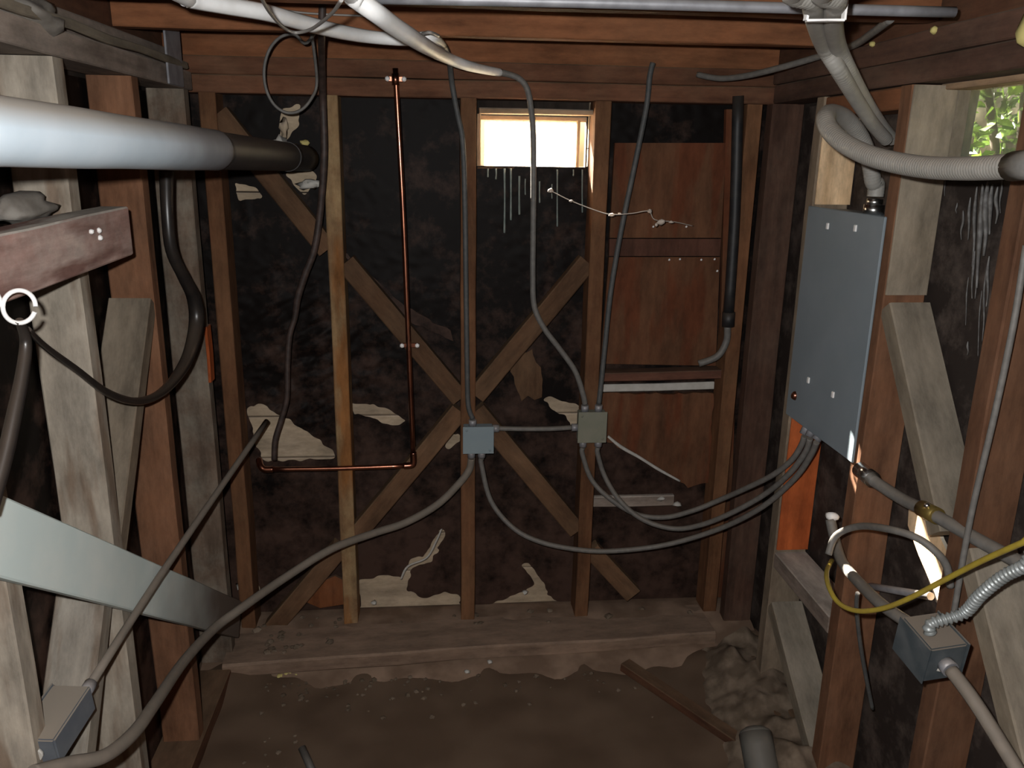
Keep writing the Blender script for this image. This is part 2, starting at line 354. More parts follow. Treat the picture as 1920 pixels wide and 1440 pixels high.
def glass_mat(name, tint, fac, scl, scat):
    """dirty pane: clear glass with a film of dirt that scatters light both ways"""
    mt, n, l, b = newmat(name); n.remove(b)
    out = n['Material Output']
    tr = n.new('ShaderNodeBsdfTransparent'); tl = n.new('ShaderNodeBsdfTranslucent'); df = n.new('ShaderNodeBsdfDiffuse')
    tl.inputs[0].default_value = rgba(tint); df.inputs[0].default_value = rgba(tint)
    m1 = n.new('ShaderNodeMixShader'); m1.inputs[0].default_value = scat; l.new(tl.outputs[0], m1.inputs[1]); l.new(df.outputs[0], m1.inputs[2])
    m2 = n.new('ShaderNodeMixShader')
    tc = n.new('ShaderNodeTexCoord'); mp = n.new('ShaderNodeMapping'); mp.inputs['Scale'].default_value = scl
    t = n.new('ShaderNodeTexNoise'); t.inputs['Scale'].default_value = 1; t.inputs['Detail'].default_value = 4
    l.new(tc.outputs['Object'], mp.inputs[0]); l.new(mp.outputs[0], t.inputs['Vector'])
    mr = n.new('ShaderNodeMapRange'); mr.inputs['From Min'].default_value = .35; mr.inputs['From Max'].default_value = .65; mr.inputs['To Min'].default_value = fac[0]; mr.inputs['To Max'].default_value = fac[1]
    l.new(t.outputs['Fac'], mr.inputs['Value']); l.new(mr.outputs[0], m2.inputs[0]); l.new(tr.outputs[0], m2.inputs[1]); l.new(m1.outputs[0], m2.inputs[2])
    l.new(m2.outputs[0], out.inputs['Surface'])
    return mt
M['pane1'] = glass_mat('dirty_glass_end', (.85, .74, .60), (.2, .6), (40, 5, 9), .3)
M['pane2'] = glass_mat('dirty_glass_side', (.17, .17, .125), (.35, .72), (5, 14, 14), .7)
def leaf_mat():
    mt, n, l, b = newmat('leaf'); oi = n.new('ShaderNodeTexCoord'); t = n.new('ShaderNodeTexNoise'); t.inputs['Scale'].default_value = 3
    l.new(oi.outputs['Object'], t.inputs['Vector']); r = ramp(n, [(.35, (.05, .10, .012)), (.65, (.16, .26, .03))]); l.new(t.outputs['Fac'], r.inputs[0])
    l.new(r.outputs[0], b.inputs['Base Color']); b.inputs['Roughness'].default_value = .4
    tl = n.new('ShaderNodeBsdfTranslucent'); l.new(r.outputs[0], tl.inputs[0]); mx = n.new('ShaderNodeMixShader'); mx.inputs[0].default_value = .45
    l.new(b.outputs[0], mx.inputs[1]); l.new(tl.outputs[0], mx.inputs[2]); l.new(mx.outputs[0], n['Material Output'].inputs['Surface'])
    return mt
M['leaf'] = leaf_mat()

# ---------------------------------------------------------------- setting: shells
XL, XR, YB = -.68, 1.02, 2.60          # inner faces of the studs
YF = -1.3                              # wall behind the camera
D = .10
Z0, Z1 = .10, 1.85                     # top of the ledge, underside of the plates
W1 = (.138, .484, 1.657, 1.812)        # end window: x0 x1 z0 z1
W2 = (1.432, 1.785, 1.700, 1.85)       # side window: y0 y1 z0 z1

def slab_with_hole(name, axis, pos, th, a0, a1, b0, b1, hole, mat):
    """a wall slab normal to x or y with one rectangular hole, as one mesh"""
    rects = [(a0, hole[0], b0, b1), (hole[1], a1, b0, b1), (hole[0], hole[1], b0, hole[2]), (hole[0], hole[1], hole[3], b1)] if hole else [(a0, a1, b0, b1)]
    bm = bmesh.new()
    for r in rects:
        res = bmesh.ops.create_cube(bm, size=1)
        for v in res['verts']:
            a = r[0] + (v.co.x + .5) * (r[1]-r[0]); b = r[2] + (v.co.y + .5) * (r[3]-r[2]); t = pos + (v.co.z + .5) * th
            v.co = Vector((t, a, b)) if axis == 'x' else Vector((a, t, b))
    bmesh.ops.recalc_face_normals(bm, faces=bm.faces[:])
    me = bpy.data.meshes.new(name); bm.to_mesh(me); bm.free()
    return struct(link(name, me, mat))
wall_back = slab_with_hole('wall_back', 'y', 2.722, .03, XL-.16, XR+.16, -.1, 2.32, W1, M['darkboard'])
wall_left = slab_with_hole('wall_left', 'x', XL-.145, .03, YF, 2.722, -.1, 2.32, None, M['darkboard'])
wall_right = slab_with_hole('wall_right', 'x', XR+.115, .03, YF, 2.722, -.1, 2.32, W2, M['darkboard'])
wall_front = slab_with_hole('wall_front', 'y', YF-.03, .03, XL-.16, XR+.16, -.1, 2.32, None, M['darkboard'])
ceiling = struct(boxm('ceiling', (XL-.12, YF, 2.20), (XR+.12, 2.72, 2.23), M['joist'], bev=0))

# floor: packed earth, gently uneven, rising a little to the ledge
def grid_mesh(name, x0, x1, y0, y1, nx, ny, fz, mat):
    bm = bmesh.new(); V = [[bm.verts.new((x0+(x1-x0)*i/nx, y0+(y1-y0)*j/ny, fz(x0+(x1-x0)*i/nx, y0+(y1-y0)*j/ny))) for i in range(nx+1)] for j in range(ny+1)]
    for j in range(ny):
        for i in range(nx):
            f = bm.faces.new((V[j][i], V[j][i+1], V[j+1][i+1], V[j+1][i])); f.smooth = True
    me = bpy.data.meshes.new(name); bm.to_mesh(me); bm.free(); return link(name, me, mat)
def fz(x, y):
    h = .012 * noise.noise(Vector((x*2.5, y*2.5, 0))) + .004 * noise.noise(Vector((x*11, y*11, 3)))
    e = max(0, (y - 2.12) / .3); s = max(0, (abs(x - .17) - .62) / .25)
    return h + min(1, e) * (.028 + .02 * noise.noise(Vector((x*9, y*9, 7)))) + min(1, s) * (.03 + .03 * noise.noise(Vector((x*7, y*7, 1))))
floor = struct(grid_mesh('floor', XL-.11, XR+.11, YF, 2.72, 90, 200, fz, M['dirt']))

# mudsill under the end wall, lying a little askew on a low curb of dirt
def curb_bm():
    bm = bmesh.new(); nx = 80; prof = [(2.715, .094), (2.66, .100), (2.60, .099), (2.54, .085), (2.44, .045), (2.38, .030), (2.30, -.03)]
    V = []
    for i in range(nx+1):
        x = XL-.1 + (XR-XL+.2)*i/nx
        V.append([bm.verts.new((x, y + (.02*noise.noise(Vector((x*6, k, 2))) if 0 < k else 0), z + (.014*noise.noise(Vector((x*9, k*3, 5))) if 0 < k < 6 else 0))) for k, (y, z) in enumerate(prof)])
    for a, b in zip(V, V[1:]):
        for k in range(len(prof)-1): bm.faces.new((a[k], a[k+1], b[k+1], b[k])).smooth = True
    bmesh.ops.recalc_face_normals(bm, faces=bm.faces[:])
    me = bpy.data.meshes.new('dirt_bank'); bm.to_mesh(me); bm.free(); return me
link('dirt_bank', curb_bm(), M['curb'], wall_back)
ls = beam('sill_timber', (XL-.02, 2.485, .073), (.96, 2.565, .073), .19, .05, M['sill'], wall_back, wob=.004, bev=.006)
ls['label'] = 'dust covered sill timber along the foot of the end wall'

# ---------------------------------------------------------------- end wall framing
def stud(parent, a, b, mat, wx, wy, label=None, name='stud'):
    o = beam(name, a, b, wx, wy, mat, parent, up=(0, 1, 0))
    if label: o['label'] = label
    return o
zt, zb = 1.853, .095
SX = [-.305, .104, .512, .985]
for X, mt in zip(SX, ('stud_yellow', 'stud_end', 'stud_end', 'stud_end')):
    stud(wall_back, (X, YB+.047, zb), (X, YB+.047, zt), M[mt], .048, .094, 'stud streaked with pale yellow stain' if mt == 'stud_yellow' else None)
stud(wall_back, (-.655, YB+.047, zb), (-.655, YB+.047, zt), M['stud_end'], .048, .094)
# plates: two deep, the upper set back
beam('plate', (XL-.1, YB+.047, 1.878), (XR+.1, YB+.047, 1.878), .094, .05, M['plate'], wall_back)
beam('plate', (XL-.1, YB+.052, 1.930), (XR+.1, YB+.052, 1.930), .094, .05, M['plate'], wall_back)
beam('rim_board', (XL-.1, YB+.07, 2.075), (XR+.1, YB+.07, 2.075), .045, .24, M['joist'], wall_back)
# the X bracing, cut in between the studs (each run continues the last)
def brace(parent, a, b, mat=None, wd=.05, th=.062):
    return beam('brace', a, b, th, wd, mat or M['brace'], parent, up=(0, 1, 0))
yb = YB + .034
def B(px, py): return P(px, py, y=yb)
def clip_brace(a, b, x0, x1):
    a = B(*a); b = B(*b); f = lambda X: a.lerp(b, (X - a.x) / (b.x - a.x))
    return f(x0), f(x1)
for (a, b, x0, x1, mt) in (
    ((660, 505), (880, 765), SX[0]+.026, SX[1]-.026, 'brace'),
    ((880, 752), (1092, 1005), SX[1]+.026, SX[2]-.026, 'brace'),
    ((1105, 485), (890, 742), SX[2]-.026, SX[1]+.026, 'brace'),
    ((860, 770), (690, 975), SX[1]-.026, SX[0]+.026, 'brace'),
    ((405, 205), (598, 445), -.630, SX[0]-.026, 'brace'),
    ((660, 1000), (520, 1165), SX[0]-.026, -.585, 'brace'),
    ((1118, 1040), (1228, 1158), SX[2]+.026, .70, 'brace')):
    p, q = clip_brace(a, b, x0, x1); brace(wall_back, p, q, M[mt])

# ---------------------------------------------------------------- sheathing boards and tar paper of the end wall
def inpoly(x, z, poly):
    c = False; n = len(poly); j = n-1
    for i in range(n):
        xi, zi = poly[i]; xj, zj = poly[j]
        if (zi > z) != (zj > z) and x < (xj-xi)*(z-zi)/(zj-zi)+xi: c = not c
        j = i
    return c
YP = 2.692
def hp(pts): return [(P(px, py, y=YP).x, P(px, py, y=YP).z) for px, py in pts]
HOLES = [hp(h) for h in (
    [(462,765),(500,760),(560,800),(632,850),(625,864),(500,864),(478,840),(468,800)],
    [(655,752),(720,765),(762,790),(742,802),(700,786),(662,776)],
    [(672,1090),(715,1080),(752,1085),(770,1050),(800,1040),(826,992),(834,1000),(812,1052),(775,1066),(760,1105),(792,1124),(830,1112),(860,1118),(870,1170),(676,1170)],
    [(905,1150),(935,1128),(985,1110),(1004,1098),(985,1070),(978,1060),(992,1058),(1012,1086),(1028,1118),(1070,1142),(1066,1170),(905,1170)],
    [(1010,748),(1060,750),(1100,768),(1096,804),(1078,800),(1050,775)],
    [(435,345),(478,348),(492,372),(450,378)],
    [(528,205),(560,195),(560,240),(535,262),(515,290),(505,290),(500,280),(520,270)],
    [(530,322),(592,322),(590,350),(572,366),(556,352)],
    [(445,1090),(480,1086),(490,1112),(455,1120)],
    [(836,822),(860,812),(862,828),(842,846)],
    [(960,690),(1000,680),(1010,715),(985,730)],
    [(620,1100),(656,1090),(655,1130),(625,1135)],
)]
boards_z = [(.10 + .147*i, .10 + .147*i + .143) for i in range(12)]
for z0, z1 in boards_z:
    for x0, x1 in ([(XL-.09, W1[0]-.004), (W1[1]+.004, XR+.09)] if z1 > W1[2]-.002 else [(XL-.09, XR+.09)]):
        beam('sheathing_board', (x0, 2.711, (z0+z1)/2), (x1, 2.711, (z0+z1)/2), .018, z1-z0, M['board'], wall_back, wob=.0006, nseg=2)
def paper_sheet(name, f, a0, a1, b0, b1, holes, mat, parent, step=.0065, amp=1.0, seed=0, cut=None):
    """a sheet of tar paper as a fine grid with torn ragged holes and wrinkles; f(a, b, h) gives the point at height h off the boards"""
    na = int((a1-a0)/step); nb = int((b1-b0)/step); bm = bmesh.new(); V = {}
    def hgt(a, b):
        q = Vector((a*3.2+seed, b*3.2, 1.3)); h = .005*noise.noise(q) + .004*abs(noise.noise(Vector((a*7+b*3+seed, b*13-a*9, 4)))) + .0025*noise.noise(Vector((a*30, b*38+a*11, 9)))
        k = math.exp(-((a+.45)**2/.05 + (b-1.0)**2/.09)) if seed == 0 else 0
        h += k * (.030 * abs(noise.noise(Vector((a*5+b*5, b*15-a*10, 2)))) + .012 * abs(noise.noise(Vector((a*14+b*9, b*34-a*20, 6)))))
        return max(0, h*amp)
    def vert(i, j):
        if (i, j) not in V:
            a = a0+(a1-a0)*i/na; b = b0+(b1-b0)*j/nb
            V[(i, j)] = bm.verts.new(f(a, b, hgt(a, b)))
        return V[(i, j)]
    for j in range(nb):
        for i in range(na):
            a = a0+(a1-a0)*(i+.5)/na; b = b0+(b1-b0)*(j+.5)/nb
            ja = a + .012*noise.noise(Vector((a*30, b*30, 1))) + .005*noise.noise(Vector((a*95, b*95, 1))); jb = b + .012*noise.noise(Vector((a*30, b*30, 8))) + .005*noise.noise(Vector((a*95, b*95, 8)))
            if any(inpoly(ja, jb, h) for h in holes): continue
            if cut and cut[0] < a < cut[1] and cut[2] < b < cut[3]: continue
            bm.faces.new((vert(i, j), vert(i+1, j), vert(i+1, j+1), vert(i, j+1))).smooth = True
    for it in range(3):                                            # soften the stepped grid edge into a torn one
        new = {}
        for v in bm.verts:
            nb_ = [e.other_vert(v) for e in v.link_edges if e.is_boundary]
            if len(nb_) == 2: new[v] = v.co * .4 + (nb_[0].co + nb_[1].co) * .3
        for v, c in new.items(): v.co = c
    me = bpy.data.meshes.new(name); bm.to_mesh(me); bm.free()
    return link(name, me, mat, parent)
tp = paper_sheet('tar_paper', lambda a, b, h: Vector((a, 2.700-h*.75, b)), XL-.08, XR+.08, .101, 1.858, HOLES, M['paper'], wall_back, cut=(W1[0]-.004, W1[1]+.004, W1[2]-.002, 1.9))
tp['label'] = 'wrinkled black tar paper with torn holes'
# torn tongues of paper hanging off the holes
def tongue(pts, seed, mat='paper'):
    return poly_prism('torn_paper', [P(px, py, y=YB+.072) for px, py in pts], .002, M[mat], wall_back, jag=.006, seed=seed)
tongue([(952,668),(998,655),(1015,700),(1016,745),(1002,750),(990,742),(978,752),(965,720)], 3, 'brace')
tongue([(640,470),(700,520),(760,575),(845,620),(850,640),(780,610),(700,545)], 6)
# white strips of torn backing left along the edges of the holes
for k, pts in enumerate(([(1140,818),(1165,838),(1200,858),(1235,880),(1275,902)], [(752,1086),(765,1062),(800,1046),(818,1015),(828,992)])):
    tube('paper_edge', [P(px, py, y=YB+.045) for px, py in pts], [.005, .007, .006, .006, .004], M['tape'], wall_back, flat=.5, sides=6)
for px, py, s in ((450,1100,.018),(700,1130,.012),(590,345,.02),(1240,935,.016),(1270,945,.014),(985,1110,.012)):
    lump('paper_scrap', P(px, py, y=YB+.055), s, M['tape'], wall_back, seed=px, sz=.6, rough=.9, sub=1)
# green paint that ran down below the end window
for px, y0, y1, r in ((915,316,332,4),(930,316,336,4),(946,316,436,5),(958,316,412,5),(974,330,402,5),(985,335,365,3),(1012,340,380,4),(1045,318,424,4),(1035,345,372,3),(1092,318,398,4),(1075,318,330,4)):
    z0 = P(px, y0, y=2.688); z1 = P(px, y1, y=2.686)
    tube('paint_drip', [z0, z0.lerp(z1, .5)+Vector((random.uniform(-.001,.001),0,0)), z1.lerp(z0, .04), z1], [r*.0010, r*.0008, r*.0010, r*.0004], M['drip'], wall_back, flat=.4, sides=6)

lump('paper_scrap', P(522, 272, y=YB+.05), .022, M['tape'], wall_back, seed=41, sz=1.3, sy=.4, rough=1.0)
lump('paper_scrap', P(532, 240, y=YB+.06), .012, M['board'], wall_back, seed=44, sz=2.2, sy=.4, rough=.9)
lump('paper_scrap', P(580, 345, y=YB+.05), .020, M['tape'], wall_back, seed=42, sx=1.4, sy=.4, sz=.8, rough=1.0)
lump('foam_scrap', P(572, 268, y=YB+.03), .010, M['foam'], wall_back, seed=43, sx=1.4, rough=.7)
poly_prism('wood_chip', [P(px, py, y=YB+.06) for px, py in ((585,1098),(628,1080),(652,1092),(652,1132),(600,1140),(576,1130))], .012, M['rust'], wall_back, seed=6)
# ---------------------------------------------------------------- windows
win1 = struct(bpy.data.objects.new('window_1', None)); COL.objects.link(win1)
x0, x1, z0, z1 = W1
beam('window_frame', (x0, YB+.10, z1+.010), (x1+.004, YB+.10, z1+.010), .12, .016, M['sash'], win1)
beam('window_sill', (x0-.002, YB+.125, z0-.005), (x1+.002, YB+.125, z0-.005), .05, .008, M['brace'], win1)
beam('window_frame', (x0-.0, YB+.115, z0-.0), (x0-.0, YB+.115, z1), .012, .09, M['sash'], win1, up=(0, 1, 0))
beam('sash_rail', (x0+.006, YB+.135, z1-.008), (x1, YB+.135, z1-.008), .02, .016, M['sash'], win1)
beam('sash_stile', (x1-.026, YB+.130, z0), (x1-.026, YB+.130, z1-.012), .010, .022, M['sash'], win1, up=(0, 1, 0))
boxm('window_pane', (x0+.006, YB+.134, z0), (x1-.030, YB+.1345, z1-.014), M['pane1'], win1, bev=0)
win2 = struct(bpy.data.objects.new('window_2', None)); COL.objects.link(win2)
y0, y1, z0, z1 = W2
beam('window_frame', (XR+.11, y0-.004, z1), (XR+.11, y1+.012, z1), .08, .014, M['sash'], win2)
beam('window_sill', (XR+.10, y0-.004, z0-.010), (XR+.10, y1+.012, z0-.010), .09, .02, M['gray'], win2)
beam('window_frame', (XR+.125, y1+.004, z0), (XR+.125, y1+.004, z1), .05, .016, M['gray'], win2, up=(0, 1, 0))
beam('window_frame', (XR+.125, y0-.004, z0), (XR+.125, y0-.004, z1), .05, .016, M['gray'], win2, up=(0, 1, 0))
boxm('window_pane', (XR+.128, y0, z0), (XR+.1285, y1, z1), M['pane2'], win2, bev=0)

# ---------------------------------------------------------------- left wall framing
def side_stud(wall, X, Y, mat, label=None, out=-1):
    o = beam('stud', (X + out*.05, Y, .06), (X + out*.05, Y, 1.853), .10, .048, mat, wall, up=(0, 1, 0))
    if label: o['label'] = label
    return o
side_stud(wall_left, XL, 1.262, M['pale'])
side_stud(wall_left, XL, 1.676, M['pale'], 'pale weathered stud')
side_stud(wall_left, XL, 2.080, M['brown'], 'brown stud')
side_stud(wall_left, XL, 2.485, M['mixed'])
fb = beam('stud_facing', (XL+.004, 2.484, 1.02), (XL+.004, 2.484, 1.19), .046, .008, M['orange'], wall_left, up=(1, 0, 0)); fb['label'] = 'orange-red patch on the stud'
for Y in (.85, .44, .03, -.38, -.79, -1.2): side_stud(wall_left, XL, Y, M['pale'])
beam('plate', (XL-.05, YF, 1.880), (XL-.05, 2.55, 1.880), .10, .05, M['dustledge'], wall_left)
beam('plate', (XL-.085, YF, 1.933), (XL-.085, 2.55, 1.933), .09, .05, M['dustledge'], wall_left)
beam('ledger_strip', (XL+.004, .4, 1.915), (XL+.004, 2.50, 1.915), .012, .018, M['gray'], wall_left, wob=.003)
beam('rim_board', (XL-.105, YF, 2.075), (XL-.105, 2.6, 2.075), .04, .24, M['plate'], wall_left)
beam('sill_plate', (XL-.05, YF, .05), (XL-.05, 2.39, .05), .12, .06, M['plate'], wall_left)
def side_brace(wall, X, out, ya, za, yc, zc, mat, th=.048):
    return beam('brace', (X+out*.05, ya, za), (X+out*.05, yc, zc), .098, th, mat, wall)
side_brace(wall_left, XL, -1, 2.055, 1.335, 1.70, .855, M['tanbrace'])
side_brace(wall_left, XL, -1, 1.652, .865, 1.30, .36, M['pale'])
side_brace(wall_left, XL, -1, 1.24, 1.385, .875, .90, M['pale'])
pl = paper_sheet('tar_paper', lambda a, b, h: Vector((XL-.108+h, a, b)), YF+.01, 2.70, .08, 1.846, [], M['paper'], wall_left, step=.03, amp=1.0, seed=5)

# ---------------------------------------------------------------- right wall framing
side_stud(wall_right, XR, 2.228, M['tanbrace'], out=1)
side_stud(wall_right, XR, 1.812, M['brown'], out=1)
side_stud(wall_right, XR, 1.405, M['brown'], out=1)
side_stud(wall_right, XR, 2.575, M['darkbeam'], out=1)
for Y in (1.0, .59, .18, -.23, -.64, -1.05): side_stud(wall_right, XR, Y, M['brown'], out=1)
ft = beam('stud_facing', (1.072, 2.200, 1.577), (1.072, 2.200, 1.80), .098, .007, M['tan'], wall_right, up=(0, 1, 0)); ft['label'] = 'light tan face of the stud above the electrical panel'
fo1 = beam('stud_facing', (1.074, 2.199, .55), (1.074, 2.199, .98), .098, .008, M['orange'], wall_right, up=(0, 1, 0)); fo1['label'] = 'bright orange-red strip of fresh timber'
fo2 = beam('stud_facing', (1.071, 1.784, 1.40), (1.071, 1.784, 1.852), .098, .006, M['gray'], wall_right, up=(0, 1, 0)); fo2['label'] = 'grey dusty strip'
side_brace(wall_right, XR, 1, 1.782, 1.372, 1.475, .955, M['gray'])
side_brace(wall_right, XR, 1, 1.38, .965, 1.02, .50, M['gray'])
beam('blocking', (XR+.05, 1.838, .515), (XR+.05, 2.20, .515), .10, .05, M['dustledge'], wall_right)
beam('blocking', (XR+.05, 2.203, 1.828), (XR+.05, 1.838, 1.828), .09, .048, M['joist'], wall_right)
side_brace(wall_right, XR, 1, 2.20, .36, 1.84, .09, M['gray'])
beam('plate', (XR+.05, YF, 1.880), (XR+.05, 2.55, 1.880), .10, .05, M['darkbeam'], wall_right)
beam('plate', (XR+.045, YF, 1.932), (XR+.045, 2.55, 1.932), .10, .05, M['darkbeam'], wall_right)
beam('rim_board', (XR+.05, YF, 2.075), (XR+.05, 2.6, 2.075), .05, .24, M['plate'], wall_right)
beam('sill_plate', (XR+.05, YF, .05), (XR+.05, 2.39, .05), .12, .06, M['plate'], wall_right)
pr_ = paper_sheet('tar_paper', lambda a, b, h: Vector((XR+.108-h, a, b)), YF+.01, 2.70, .08, 1.846, [], M['paperR'], wall_right, step=.03, amp=1.0, seed=9, cut=(W2[0]-.03, W2[1]+.03, W2[2]-.03, 1.9))
lt = poly_prism('sun_patch_board', [P(px, py, x=XR+.085) for px, py in ((1704, 952), (1716, 944), (1752, 968), (1764, 1010), (1788, 1060), (1800, 1100), (1798, 1170), (1772, 1172), (1752, 1110), (1722, 1040), (1702, 985))], .008, M['tan'], wall_right); lt['label'] = 'pale board added in the outline of the sunlit patch'  # added so the sun patch shows bright; its outline follows the patch
# whitish drips down the paper below the side window
for px, y0, y1, r in ((1774,322,368,3),(1795,380,400,3),(1806,395,450,5),(1820,370,450,6),(1832,350,500,7),(1843,345,540,11),(1853,340,480,12),(1861,345,440,9),(1850,500,640,4),(1828,470,560,5),(1841,545,668,3),(1816,520,610,3),(1815,640,666,4),(1880,330,400,4),(1871,350,420,7),(1836,430,560,5),(1855,480,575,6)):
    a = P(px, y0, x=XR+.094); b = P(px - .06*(y1-y0), y1, x=XR+.094)
    tube('white_drip', [a, a.lerp(b, .35)+Vector((0, random.uniform(-.004,.004), 0)), a.lerp(b, .7)+Vector((0, random.uniform(-.004,.004), 0)), b], [r*.0004, r*.0011, r*.0007, r*.0004], M['wdrip'], wall_right, flat=.5, sides=6)

# ---------------------------------------------------------------- ceiling joists
for Y in (2.225, 1.78, 1.37, .96, .55, .14, -.27, -.68):
    beam('joist', (XL-.08, Y, 2.088), (XR+.02, Y, 2.088), .045, .226, M['joist'], ceiling)
for k in range(30):
    y = YF + .02 + k*.135
    beam('floor_board', (XL-.1, y+.06, 2.205), (XR+.08, y+.06, 2.205), .132, .012, M['plate'], ceiling, nseg=1)

fm = grid_mesh('dirt_bank', .80, XR+.10, 1.35, 2.44, 40, 90, lambda x, y: .0 + .15*min(1, max(0, (x-.82)/.16))*(.75+.5*noise.noise(Vector((x*9, y*9, 2)))) + .016*noise.noise(Vector((x*26, y*26, 5))) - .01, M['stone']); adopt(fm, wall_right); fm['label'] = 'crumbly bank of pale dirt along the foot of the wall'
# ---------------------------------------------------------------- boarded hatch in the right bay of the end wall
hatch = thing('boarded_hatch', P(1245, 920, y=YB+.06), 'dusty brown boarded hatch between the end wall studs beside the black pipe', 'hatch')
yh = YB + .066
def hq(name, pts, mat, th=.016, y=None, jag=0, seed=2): return poly_prism(name, [P(px, py, y=y or yh) for px, py in pts], th, M[mat], hatch, jag=jag, seed=seed)
hq('panel', [(1153,268),(1362,268),(1352,446),(1143,446)], 'hatch')
hq('panel', [(1142,482),(1350,482),(1342,686),(1126,682)], 'hatch', seed=4)
hq('panel', [(1124,738),(1338,738),(1330,905),(1290,915),(1262,895),(1205,862),(1122,818)], 'hatch', jag=.004, seed=5)
hq('stile', [(1362,205),(1392,205),(1368,1120),(1338,1120)], 'hatch', th=.02)
hq('rail', [(1143,448),(1352,448),(1350,480),(1142,480)], 'rail', th=.02)
a, b = P(1126, 704, y=yh-.01), P(1350, 698, y=yh-.01)
beam('rail', a, b, .06, .03, M['rail'], hatch)
sw = beam('batten', P(1130, 728, y=yh-.012), P(1338, 722, y=yh-.012), .012, .026, M['tape'], hatch); sw['label'] = 'white painted batten'
beam('rail', P(1110, 940, y=yh), P(1262, 936, y=yh), .02, .04, M['dustledge'], hatch)
for px, py in ((1255,487),(1275,486),(1315,487),(1340,486),(1345,508),(1225,425),(1287,425)):
    lump('nail_head', P(px, py, y=yh-.018), .004, M['clip'], hatch, sub=1)

# ---------------------------------------------------------------- pipes on the end wall
bp = thing('black_drain_pipe', P(1378, 640, y=YB+.02), 'black vertical pipe with grey elbow beside the boarded hatch', 'pipe')
tube('pipe', [P(1384, 180, y=YB-.005), P(1378, 400, y=YB-.005), P(1366, 590, y=YB-.005)], .0175, M['blackpipe'], bp, sub=3)
tube('coupling', [P(1366.5, 585, y=YB-.005), P(1365, 612, y=YB-.005)], .021, M['blackpipe'], bp, straight=True)
tube('elbow', [P(1364, 612, y=YB-.005), P(1362, 640, y=YB), P(1345, 668, y=YB+.0), P(1310, 682, y=YB+.01)], .0115, M['graycable'], bp)

cp = thing('copper_water_pipe', P(775, 870, y=YB-.02), 'thin copper water pipe running down the end wall and turning left', 'pipe')
yc = YB - .022
vt = [P(741, 128, y=yc), P(748, 250, y=yc), P(757, 420, y=yc), P(766, 640, y=yc), P(775, 858, y=yc)]
tube('pipe', vt, .0085, M['copper'], cp, sub=3)
tube('pipe', [P(768, 873, y=yc), P(640, 878, y=yc), P(498, 880, y=yc)], .0085, M['copper'], cp, sub=3)
tube('elbow', [P(774.6, 848, y=yc), P(775.5, 864, y=yc), P(772, 872, y=yc), P(757, 873.5, y=yc)], .0112, M['copper'], cp)
tube('elbow', [P(512, 880, y=yc), P(496, 880, y=yc), P(489, 874, y=yc+.006), P(486, 862, y=yc+.03)], .0112, M['copper'], cp)
tube('coupling', [P(741, 138, y=yc), P(742, 160, y=yc)], .0112, M['copper'], cp, straight=True)
for (px, py) in ((742, 148), (768, 648)):
    c = P(px, py, y=yc+.004)
    boxm('pipe_clip', c + Vector((-.030, .002, -.007)), c + Vector((.030, .010, .007)), M['copper'], cp, bev=.001)
    for s in (-1, 1):
        lump('clip_screw', c + Vector((s*.024, -.001, 0)), .0085, M['clip'], cp, sub=1, rough=0, sy=.5)

# big wrapped pipe at the left
ip = thing('wrapped_pipe', P(300, 265, y=1.6), 'thick white wrapped pipe running away along the left wall to a black end', 'pipe')
pa = P(0, 246, y=1.02); pb = P(575, 297, y=2.58); pd = (pb - pa)
def pp(t): return pa + pd * t
rr = .0395
ts = [-.7, -.45, -.25, -.12, -.04, 0, .06, .12, .20, .28, .36, .43, .47]
tube('insulation_wrap', [pp(t) for t in ts], [rr*(1+.012*math.sin(k*2.1)) for k in range(len(ts))], M['whitewrap'], ip, sub=4, sides=28)
tube('bare_pipe', [pp(.46), pp(.7), pp(.995)], .0375, M['blackpipe'], ip, sides=24)
tube('pipe_coupling', [pp(.845), pp(.86)], .0390, M['blackpipe'], ip, sides=24, straight=True)

# ---------------------------------------------------------------- added timbers
gb = beam('gray_board', Vector((XL+.014, 1.10, 1.205)), Vector((XL+.014, 2.50, .195)), .020, .118, M['grayboard'], up=(0, 0, 1))
tag(gb, 'pale grey painted board nailed sloping across the lower left studs', 'board')
tm = thing('dark_timber', (XL+.03, 1.4, 1.52), 'short dark red timber nailed level across the pale left stud below the white pipe', 'timber')
beam('timber', (XL+.029, .75, 1.520), (XL+.029, 1.782, 1.532), .056, .098, M['purple'], tm)
for px, py in ((171, 434), (188, 446), (186, 432)):
    lump('nail', P(px, py, x=XL+.06), .006, M['clip'], tm, sub=1, seed=px)

lp = lump('dusty_lump', P(45, 415, x=XL-.02) + Vector((0, 0, .022)), .055, M['paleblock'], seed=8, sy=1.8, sz=.45, sx=.6, rough=.35, sub=3); tag(lp, 'grey dusty lump lying on top of the dark red timber', 'debris')
lp = lump('foam_lump', P(1938, 62, x=.99), .024, M['foam'], seed=12, sz=1.1, rough=.6); tag(lp, 'pale yellow foam lump on the beam at the top right edge', 'foam')
for k, (px, py) in enumerate(((1752, 56), (1636, 82))):
    lp = lump('foam_lump', P(px, py, x=1.012), .008, M['foam'], seed=14+k, rough=.6, sub=1); tag(lp, ('small foam speck on the right beam nearer the right edge', 'small foam speck on the right beam beside the grey conduit bend')[k], 'foam', 'foam specks on the right beam')
